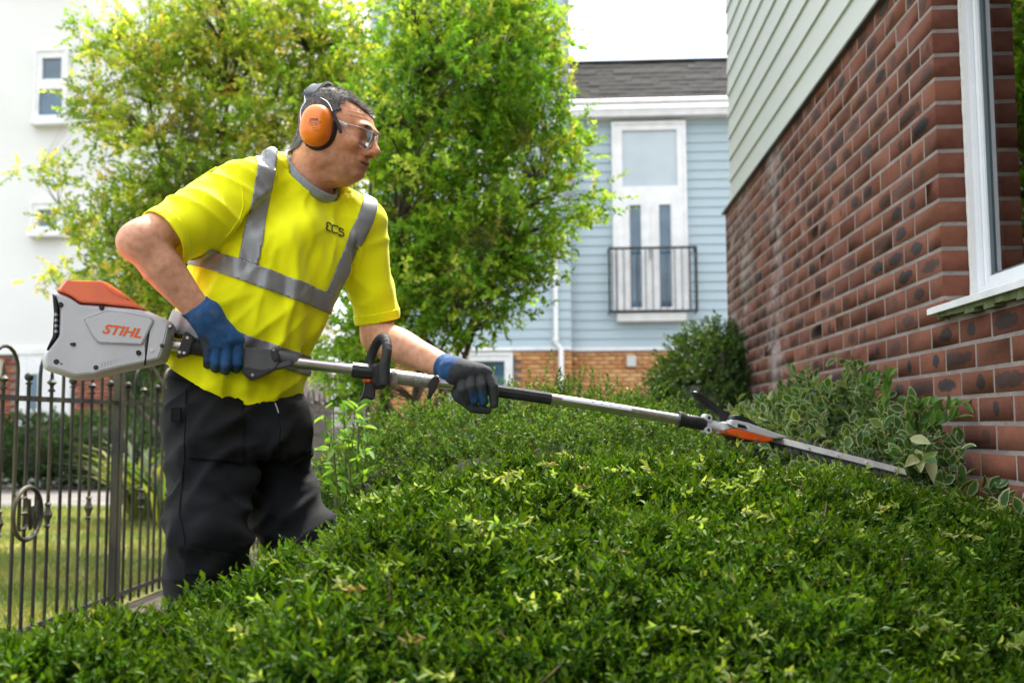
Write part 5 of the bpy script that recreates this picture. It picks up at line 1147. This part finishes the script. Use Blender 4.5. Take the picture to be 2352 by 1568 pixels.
def band(y0, y1, x, nm):
    p0 = onshirt(x, y0)[0]; p1 = onshirt(x, y1)[0]; return patch(sV, sF, [(p0, TU), (p1, -TU)], tvs, .0034, nm, M_refl, shirt)
band(619, 667, 620, 'reflective_band'); band(773, 822, 580, 'reflective_band')
pB = onshirt(620, 619)[0]
def vband(top, bot, w0, nm):
    a, b = onshirt(*top)[0], onshirt(*bot)[0]; d = (b-a).normalized(); n_ = d.cross(TBx).normalized()
    n_ = n_ if n_.dot(TAx) > 0 else -n_
    return patch(sV, sF, [(a+n_*w0, n_), (a-n_*w0, -n_), (pB, -TU)], lambda V: ((V-A(S_R[:]))@axR < .06) & ((V-A(S_L[:]))@axL < .04) | (torso_sdf(V) < np.minimum(*sleeves(V))), .0036, nm, M_refl, shirt)
vband((604, 430), (569, 605), .0215, 'reflective_brace'); vband((824, 535), (774, 685), .0195, 'reflective_brace')
# ribbed collar
M_rib = mat('collar_rib', (.30, .34, .37), (.37, .41, .44), 120, rough=.85, bump=.2, bscale=600)
cv, cf = [], []; nC = 56
for i in range(nC):
    a = 2*math.pi*i/nC; d = e1*math.cos(a)*(ra_*1.0)+e2*math.sin(a)*.067; dn = d.normalized(); p = ring_c+d
    for r_, h_ in ((.006, -.012), (.0075, -.002), (.0045, .008), (.001, .0125), (-.0025, .008), (-.0015, -.006)): cv.append(p+dn*r_+rn_*h_)
for i in range(nC):
    j = (i+1) % nC
    for k in range(6): l = (k+1) % 6; cf.append((i*6+k, i*6+l, j*6+l, j*6+k))
MB().add(cv, cf).build('collar', M_rib, shirt, 'all')
# sleeve hems: stitched double edge
for c, ax_, r_, nm in ((SH_R, (SH_R-S_R).normalized(), .13, 1), (SH_L, (SH_L-S_L).normalized(), .12, 2)):
    patch(sV, sF, [(c-ax_*.024, -ax_)], lambda V, c=c, r_=r_, ax_=ax_: (np.linalg.norm(V-A(c[:]), axis=1) < r_) & ((V-A(c[:]))@A(ax_[:]) > -.03) & (np.minimum(*sleeves(V)) < torso_sdf(V)-.005), .0009, 'sleeve_hem', M_hv, shirt, .0012)
# sewn seams of the shirt
z2 = lambda x, y: (257.2+x*.375, 330.7+y*.375)
def seam(pts, nm='seam', r=.0011):
    P3 = []
    for a, b in zip(pts, pts[1:]):
        for t in np.linspace(0, 1, 9)[:-1]:
            h, n_ = onshirt(*z2(a[0]+(b[0]-a[0])*t, a[1]+(b[1]-a[1])*t)); n_ = n_ if n_.dot(O-h) > 0 else -n_
            if not P3 or (h+n_*.0006-P3[-1]).length < .05: P3.append(h+n_*.0006)
    MB().tube(P3, r, 5).build(nm, M_hv, shirt, True)
seam([(735, 130), (775, 200), (800, 290), (805, 380), (780, 460), (720, 545), (690, 575)]); seam([(640, 140), (560, 190), (490, 235), (360, 350), (270, 460)]); seam([(1500, 385), (1545, 470), (1560, 560), (1530, 690), (1480, 830), (1420, 960)])
# chest print
M_print = mat('navy_print', (.018, .022, .012), rough=.7)
def zE(x, y): return (716.6+x*.0527, 486.9+y*.0527)
def proj(v2, lift=.0022):
    h, n_ = onshirt(*v2); n_ = n_ if n_.dot(O-h) > 0 else -n_; return h+n_*lift
def stroke(mb, pts, w):
    P2 = [Vector(zE(*p)) for p in pts]; dense = []
    for a, b in zip(P2, P2[1:]): dense += [a.lerp(b, t) for t in np.linspace(0, 1, 5)[:-1]]
    dense.append(P2[-1]); n = len(dense); vs = []
    for i, p in enumerate(dense):
        t = (dense[min(i+1, n-1)]-dense[max(i-1, 0)]).normalized(); nn = Vector((-t.y, t.x))*w/2; vs += [proj(p+nn), proj(p-nn)]
    mb.add(vs, [(2*i, 2*i+1, 2*i+3, 2*i+2) for i in range(n-1)])
for nm, sts in (('letter_e', [[(815, 580), (790, 530), (655, 460), (625, 500), (615, 560), (650, 620), (690, 640)], [(690, 640), (640, 640), (605, 690), (615, 750), (650, 790), (750, 845), (785, 825)]]),
                ('letter_c', [[(1115, 685), (1085, 635), (880, 585), (855, 610), (840, 800), (860, 860), (900, 895), (1050, 935), (1090, 915)]]),
                ('letter_s', [[(1355, 815), (1315, 765), (1180, 705), (1160, 730), (1165, 810), (1190, 850), (1330, 915), (1365, 960), (1360, 1020), (1320, 1060), (1180, 1015), (1140, 975), (1135, 945)]])):
    mb = MB()
    for s_ in sts: stroke(mb, s_, 2.9)
    mb.build(nm, M_print, shirt)
V, F = textmesh('Estate Contract Solutions', 1.0); wmax = max(v.x for v in V); mb = MB(); vs = []
for v in V:
    t = (v.x/wmax+1)/2; bx_ = (560+820*t, 835+345*t); vs.append(proj(zE(bx_[0]-v.y*22, bx_[1]-v.y*62)))
mb.add(vs, F).build('strapline', M_print, shirt)

# ---- trousers
WC = (HIPR+HIPL)/2
def trouser_sdf(P_):
    d = sect(P_, Vector((WC.x, WC.y, 0)), (0, 0, 1), (TAx.x, TAx.y, 0), (TBx.x, TBx.y, 0), [(.79, 0, 0, .142, .13, .14), (.84, 0, 0, .153, .135, .15), (.885, .0, -.01, .154, .126, .140), (.92, -.005, -.03, .156, .108, .115), (.95, -.005, -.035, .148, .098, .10), (.975, -.005, -.035, .142, .092, .095), (1.0, -.005, -.035, .13, .085, .09), (1.06, 0, -.03, .12, .08, .08)], 2.3)
    d = sU(d, chain(P_, [HIPR, HIPR.lerp(KNR, .55), KNR, KNR.lerp(ANR, .45), ANR+Vector((0, 0, .0))], [.090, .084, .078, .077, .076]), .045)
    return sU(d, chain(P_, [HIPL, MDL, KNL, KNL.lerp(ANL, .45), ANL], [.095, .083, .079, .076, .074]), .035)
lo = A([ANR.x-.12, 2.0, .05]); hi = A([KNL.x+.16, 2.68, 1.03])
pV, pF, pN = nets(trouser_sdf, lo, hi, .0066, 2)
x_, y_, z_ = pV.T; kn = np.exp(-(np.linalg.norm(pV-A(KNR[:]), axis=1)/.16)**2)+np.exp(-(np.linalg.norm(pV-A(KNL[:]), axis=1)/.16)**2); cro = np.exp(-(((x_-WC.x-.02)/.16)**2+((z_-.80)/.10)**2))
r1 = 1-2*np.abs(nz3(np.c_[x_+z_*.25, y_, z_-x_*.75], (7, 7, 11), 1)); r2 = 1-2*np.abs(nz3(np.c_[x_-z_*.3, y_, z_+x_*.5], (8, 8, 11), 6)); soft = nz3(pV, (7, 7, 7), 3)
fold = r1*.017*np.clip(kn+.10, 0, 1)+r2*.016*np.clip(cro*.9+.22, 0, 1)+soft*.013+nz3(pV, (20, 20, 20), 9)*.0035
low = np.clip((.55-z_)/.2, 0, 1); fold += low*(1-2*np.abs(nz3(pV, (7, 7, 15), 4)))*.007
def crease(P_, s, seed, p=3.): return (1-np.abs(nz3(P_, s, seed)))**p
fold += (crease(np.c_[x_*.8+z_*.9, y_, z_*.8-x_*.9], (5, 5, 16), 21)-.4)*.016*np.clip(cro*1.2+.15, 0, 1)+(crease(np.c_[x_-z_*.6, y_, z_+x_*.6], (6, 6, 15), 22)-.4)*.014*np.clip(kn*1.1+.15, 0, 1)
pV = pV+pN*fold[:, None]
kV = pV[:, 2] < 1.02; pV, pF, us = drop(pV, pF, kV)
M_tr = mat('trouser_cotton', (.0032, .0044, .0060), (.0072, .0088, .0110), 12, rough=.85, bump=.25, bscale=800, detail=8, spec=.25, sheen=.05)
tro = obj('trousers', npmesh('trousers', pV, pF), M_tr, worker)
M_pocket = mat('worn_cotton', (.0062, .0068, .0076), (.0125, .0128, .0132), 18, rough=.9, bump=.3, bscale=700, spec=.2)
def camplane(p, q_, inside):
    n_ = ray(*p).cross(ray(*q_)).normalized(); n_ = n_ if n_.dot(ray(*inside)) < 0 else -n_; return (O, n_)
front = lambda V: V[:, 1] < WC.y+.02
def pocket(poly, nm, off=.004):
    c = (sum(p[0] for p in poly)/len(poly), sum(p[1] for p in poly)/len(poly)); pl_ = [camplane(a, b, c) for a, b in zip(poly, poly[1:]+poly[:1])]; return patch(pV, pF, pl_, front, off, nm, M_pocket, tro, .0025, True)
z6 = lambda x, y: (x*.4336, 753+y*.4336)
pocket([z6(990, 415), z6(1285, 372), z6(1288, 715), z6(1000, 690)], 'holster_pocket'); pocket([z6(985, 1150), z6(1245, 1200), z6(1230, 1330), z6(980, 1300)], 'knee_pocket')
pocket([z6(1480, 420), z6(1625, 385), z6(1670, 650), z6(1500, 700)], 'side_pocket', .003)
BVT = BVHTree.FromPolygons([tuple(v) for v in pV], [tuple(int(i) for i in f) for f in pF])
def line_on(bvh, pts, r, nm, m, parent, lift=.0012, n=9):
    out = []
    for a, b in zip(pts, pts[1:]):
        for t in np.linspace(0, 1, n)[:-1]: out.append((a[0]+(b[0]-a[0])*t, a[1]+(b[1]-a[1])*t))
    out.append(pts[-1]); P3 = []
    for q_ in out:
        d = ray(*q_).normalized(); h = bvh.ray_cast(O, d)
        if h[0] is not None: nn = h[1] if h[1].dot(d) < 0 else -h[1]; P3.append(h[0]+nn*lift)
    P3 = [p for i, p in enumerate(P3) if i == 0 or (p-P3[i-1]).length < .06]
    if len(P3) > 2: MB().tube(P3, r, 5).build(nm, m, parent, True)
for pts in ([(985, 330), (985, 420), (978, 560), (975, 700), (962, 850), (950, 990), (975, 1100), (985, 1200), (985, 1320)], [(1470, 400), (1485, 520), (1470, 640), (1400, 780)], [(985, 1148), (1100, 1170), (1245, 1205)], [(870, 250), (985, 290), (1240, 330)]):
    line_on(BVT, [z6(*p) for p in pts], .0016, 'seam', M_pocket, tro)
# drawcord at the waist
dc = [at(632, 925, 2.262), at(636, 935, 2.262), at(640, 948, 2.264)]; MB().tube(dc, .0016, 6).build('drawcord', mat('cord_tip', (.5, .5, .5), rough=.4), tro, True)
MB().lohi(at(405, 952, 2.16)-Vector((.012, .004, .016)), at(405, 952, 2.16)+Vector((.012, .004, .016)), .002).build('belt_tab', M_pocket, tro)
# boots
M_boot = mat('boot_leather', (.02, .015, .012), (.04, .03, .022), 20, rough=.6)
for an, dr_ in ((ANR, Vector((.9, -.42, 0))), (ANL, Vector((.95, -.3, 0)))):
    f = lambda P_, an=an, dr_=dr_: np.maximum(sU(sU(chain(P_, [an+Vector((0, 0, .06)), Vector((an.x, an.y, .05))], [.052, .05]), rcone(P_, Vector((an.x, an.y, .045)), Vector((an.x, an.y, .04))+dr_*.17, .05, .042), .03), rcone(P_, Vector((an.x, an.y, .05))-dr_*.03, Vector((an.x, an.y, .05)), .045, .045), .02), .004-P_[:, 2])
    bV_, bF_, _ = nets(f, A([an.x-.16, an.y-.2, -.01]), A([an.x+.26, an.y+.16, .24]), .012, 1); obj('boot', npmesh('boot', bV_, bF_), M_boot, worker)

# ---- gloves
M_glove = mat('glove_knit', (1, 1, 1), (.70, .70, .70), attr=True, scale=70, rough=.8, bump=.35, bscale=900, detail=3)
def glove(prims, cuff, colf, lo, hi, nm, label):
    def f(P_):
        d = None
        for pts, rs, k in prims:
            q = chain(P_, pts, rs); d = q if d is None else sU(d, q, k)
        return d
    V, F, N = nets(f, lo, hi, .0024, 2); V, F, N = cutopen(V, F, N, cuff[0], cuff[1], cuff[0], .06)
    V = V+N*(nz3(V, (70, 70, 70), 2)*.0009+nz3(V, (26, 26, 26), 5)*.0016)[:, None]
    o = obj('glove', npmesh('glove', V, F, True, colf(V, N)), M_glove, worker, label=label); s_ = o.modifiers.new('thickness', 'SOLIDIFY'); s_.thickness = .0015; s_.offset = -1; return o
wr = tp(474, 727, .028); cuffR = W_R.lerp(E_R, .13); dF = (W_R-E_R).normalized()
mc = [tp(545, 780, .029), tp(522, 784, .034), tp(499, 789, .034), tp(478, 795, .028)]; pp = [tp(545, 832, .028), tp(519, 836, .032), tp(496, 832, .031), tp(477, 825, .026)]
dp_ = [tp(542, 845, .0), tp(517, 849, .003), tp(495, 845, .002), tp(477, 837, .002)]; ti = [tp(538, 832, -.020), tp(515, 835, -.020), tp(494, 832, -.019), tp(477, 826, -.017)]
pr = [([cuffR, W_R, wr], [.0345, .032, .031], .01), ([wr, mc[0]], [.026, .0155], .02), ([wr, mc[1]], [.027, .0165], .02), ([wr, mc[2]], [.026, .0155], .02), ([wr, mc[3]], [.025, .0145], .02)]
for i, r_ in enumerate((.0128, .0135, .0125, .0112)): pr.append(([mc[i], pp[i], dp_[i], ti[i]], [r_+.001, r_, r_-.0015, r_-.003], .0035))
pr.append(([wr+TH*.01, tp(508, 770, .0), tp(535, 786, -.020), tp(556, 796, -.022)], [.022, .017, .0135, .0105], .008))
def colR(V, N):
    a = (V-A(mc[3][:]))@A(TH[:]); c = np.repeat(A([.012, .085, .235])[None], len(V), 0); s_ = (V-A(TA[:]))@A(TS[:]); along = (V-A(cuffR[:]))@A(dF[:])
    blk = np.clip((.004-a)/.012+nz3(V, (60, 60, 60))*.8, 0, 1)*np.clip((along-.045)/.02, 0, 1); blk = np.maximum(blk, np.clip((.016-s_)/.01, 0, 1)*np.clip((along-.05)/.02, 0, 1)); c = c*(1-blk[:, None])+A([.022, .023, .025])*blk[:, None]
    c *= (1+.45*np.sin(along*900)*(along < .03)*.5)[:, None]; scuff = np.clip(nz3(V, (45, 45, 45), 7)-.15, 0, 1)*1.3; return c*(1-.5*scuff[:, None])+A([.16, .2, .22])*.5*scuff[:, None]
glove(pr, (cuffR, (E_R-W_R).normalized()), colR, A([cuffR.x-.05, 2.02, pp[0].z-.05]), A([tp(575, 800).x, 2.32, cuffR.z+.06]), 'glove', 'blue knitted work glove closed round the rear grip')
wl2 = tp(1044, 853, .0); cuffL = W_L.lerp(E_L, .10); dL = (W_L-E_L).normalized()
mc = [tp(1117, 857, .012), tp(1098, 852, .012), tp(1080, 852, .012), tp(1062, 856, .010)]; pp = [tp(1133, 888, .024), tp(1104, 884, .031), tp(1081, 887, .031), tp(1061, 895, .028)]; ti = [tp(1135, 928, .018), tp(1111, 922, .020), tp(1090, 919, .020), tp(1071, 917, .018)]
pr = [([cuffL, W_L, wl2], [.0315, .0295, .029], .01)]+[([wl2, m_], [.026, .0155], .02) for m_ in mc]
for i, r_ in enumerate((.0125, .0128, .0125, .0115)): pr.append(([mc[i], pp[i], ti[i]], [r_+.0015, r_, r_-.0015], .003))
pr.append(([tp(1046, 868, -.01), tp(1055, 908, .0), tp(1085, 937, .006), tp(1120, 942, .010)], [.022, .0165, .0125, .0095], .006))
def colL(V, N):
    along = (V-A(cuffL[:]))@A(dL[:]); c = np.repeat(A([.048, .052, .056])[None], len(V), 0); k = np.clip((.062-along+nz3(V, (50, 50, 50))*.008)/.006, 0, 1); c = c*(1-k[:, None])+A([.012, .085, .25])*k[:, None]
    for i in (1, 2):
        d = rcone(V, pp[i].lerp(ti[i], .5), ti[i], .012, .011); m_ = np.exp(-(np.maximum(d, 0)/.003)**2)*(((V-A(pp[i][:]))@A(TH[:])) > -.006); c = c*(1-m_[:, None]*.8)+A([.012, .08, .22])*m_[:, None]*.8
    return c*(1+.25*nz3(V, (30, 30, 30), 3))[:, None]
glove(pr, (cuffL, (E_L-W_L).normalized()), colL, A([cuffL.x-.05, 2.2, ti[0].z-.05]), A([pp[0].x+.05, 2.5, cuffL.z+.06]), 'glove', 'dark grey coated work glove with blue cuff on the front grip')

# ================================================================== ear defenders
def zh(x, y, lat):            # point of the head close-up on a plane 'lat' metres out from the middle, on the near side
    X_, Y_ = (680+x*.2168)*.9187, (180+y*.2168)*.9187; return atplane(X_, Y_, HC-HL*lat, HL)
ed = thing('ear_defenders', 'orange ear defenders with black headband on the worker\'s head', 'ear defenders', tuple(HC))
M_cup = mat('orange_cup', (.95, .24, .006), (.90, .21, .005), 14, rough=.3, coat=.25); M_pad = mat('ear_pad', (.012, .012, .013), (.022, .022, .022), 20, rough=.55)
for s_ in (-1, 1):
    c = zh(545, 640, .075); c = c if s_ < 0 else c+HL*.150
    upc = (HU*.985-HF*.10).normalized(); fc = HL.cross(upc)*-1; fc = fc if fc.dot(HF) > 0 else -fc; out = HL*s_; mb = MB(); rings = [(.008, 1.0), (.014, 1.005), (.022, .985), (.030, .93), (.036, .84), (.041, .70), (.0445, .50), (.046, .26)]; n = 40; vs = []; fs = []
    for d, k in rings:
        for j in range(n):
            a = 2*math.pi*j/n; ca, sa = math.cos(a), math.sin(a); ex = 2/2.35; x = math.copysign(abs(ca)**ex, ca); y = math.copysign(abs(sa)**ex, sa); vs.append(c+out*d+(fc*x*.0385*(1-.05*y)+upc*y*.0495)*k)
    for i in range(len(rings)-1): fs += [(i*n+j, i*n+(j+1) % n, (i+1)*n+(j+1) % n, (i+1)*n+j) for j in range(n)]
    fs += [tuple(range(n)), tuple(range((len(rings)-1)*n, len(rings)*n))]; cup = mb.add(vs, fs).build('cup', M_cup, ed, 'all')
    pad = MB(); rg_ = [c+out*-.002+fc*.0355*math.cos(a)+upc*.0460*math.sin(a) for a in np.linspace(0, 2*math.pi, 33)[:-1]]; pad.tube(rg_, .0105, 10, closed=True); pad.build('cushion', M_pad, ed, 'all')
    if s_ < 0:
        bvc = BVHTree.FromPolygons([tuple(v) for v in vs], fs)
        def cuptext(s, zx, zy, size, bold=0):
            V, F = textmesh(s, size, .12, bold); b_ = zh(zx, zy, .121); rt = (zh(zx+200, zy-18, .121)-b_).normalized(); dn = (zh(zx+6, zy+200, .121)-b_).normalized(); vv = []
            for v in V:
                p = b_+rt*v.x-dn*v.y; h = bvc.ray_cast(p-HL*.06, HL); vv.append((h[0] if h[0] is not None else p)-HL*.0006)
            MB().add(vv, F).build('print', MATS.get('cup_print') or mat('cup_print', (.16, .035, .01), rough=.6), cup)
        cuptext('STIHL', 485, 552, .0088, .0003); cuptext('Concept 20', 492, 583, .0064); cuptext('CE 1974', 490, 612, .0058); cuptext('EN 352-1', 495, 645, .0036); cuptext('SNR 26', 500, 672, .0036)
    o2 = lambda x, y, l: (zh(x, y, l) if s_ < 0 else zh(x, y, l)+HL*2*l)
    for pts in (((700, 455), (735, 540), (765, 610), (795, 700)), ((332, 590), (345, 660), (370, 760), (408, 850))):
        MB().tube([o2(x, y, .088) for x, y in pts], [.0035, .0042, .0046, .0036], 8).build('arm', M_pad, ed, True)
    for pts in (((545, 195, .05), (548, 245, .062), (552, 295, .074), (600, 318, .082), (640, 345, .086), (672, 392, .088), (700, 460, .088)), ((378, 215, .05), (378, 290, .066), (384, 350, .078), (350, 400, .084), (332, 450, .087), (328, 520, .088), (336, 600, .088))):
        MB().tube([o2(*p) for p in pts], .0014, 6).build('wire', MATS.get('steel_wire') or mat('steel_wire', (.75, .75, .75), rough=.25, metal=1), ed, True)
# padded band over the crown, from side to side
bw = []
ba, bb_ = zh(380, 205, .045), zh(600, 165, .045); bm_ = (ba+bb_)/2+HL*.045; bdv = (bb_-ba)/2*.88; bup = HU
vs, fs = [], []; nb = 19
for i in range(nb):
    l = -.064+.128*i/(nb-1); drop_ = .019*(1-(abs(l)/.045)**2.2)
    for k, hgt in ((-1, 0), (-.8, .0065), (-.55, .004), (.55, .004), (.8, .0065), (1, 0), (.6, -.004), (-.6, -.004)): vs.append(bm_+HL*l+bdv*k+bup*(drop_+hgt))
for i in range(nb-1):
    for k in range(8): m_ = (k+1) % 8; fs.append((i*8+k, i*8+m_, (i+1)*8+m_, (i+1)*8+k))
fs += [tuple(range(8)), tuple(range((nb-1)*8, nb*8))]
MB().add(vs, fs).build('headband', mat('band_plastic', (.022, .028, .034), (.035, .04, .048), 20, rough=.4), ed, True)

# ================================================================== safety glasses
sg = thing('safety_glasses', 'clear wraparound safety glasses on the worker\'s face', 'glasses', tuple(hw(.1, 0, .02)))
M_lens = glassmat('clear_lens', (.97, .975, .98), 1.3, .02); M_clear = mat('clear_frame', (.82, .83, .84), rough=.15, spec=.7); M_clear.node_tree.nodes['Principled BSDF'].inputs['Alpha'].default_value = .55
for s_ in (-1, 1):
    n, m_ = 15, 7; vs, fs = [], []; ed1, ed2 = [], []
    for i in range(n):
        ph = R(7+66*i/(n-1)); f = .034+.0835*math.cos(ph)**.8; l = .0745*math.sin(ph); t = i/(n-1); top = .0345-.004*t; bot = np.interp(t, [0, .12, .3, .6, .85, 1], [.010, -.006, -.0135, -.008, .008, .020])
        for j in range(m_): u = top+(bot-top)*j/(m_-1); vs.append(hw(f+.002*math.sin(math.pi*j/(m_-1)), s_*l, u))
        ed1.append(vs[-m_]); ed2.append(vs[-1])
    for i in range(n-1): fs += [(i*m_+j, i*m_+j+1, (i+1)*m_+j+1, (i+1)*m_+j) for j in range(m_-1)]
    ln_ = MB().add(vs, fs).build('lens', M_lens, sg, 'all'); 
    MB().tube(ed1+ed2[::-1], .0011, 6, closed=True).build('rim', M_clear, sg, 'all')
    e_ = vs[(n-1)*m_+2]; MB().tube([e_+HF*.004, e_.lerp(hw(.030, s_*.079, .033), .3), hw(.045, s_*.078, .0325), hw(.020, s_*.080, .034), hw(-.03, s_*.080, .030)], [.0045, .0052, .0046, .0036, .003], 8, flat=1.0).build('temple', M_clear, sg, True)
MB().tube([hw(.1155, -.010, .022), hw(.1175, 0, .027), hw(.1155, .010, .022)], .0022, 8).build('bridge', M_clear, sg, True)
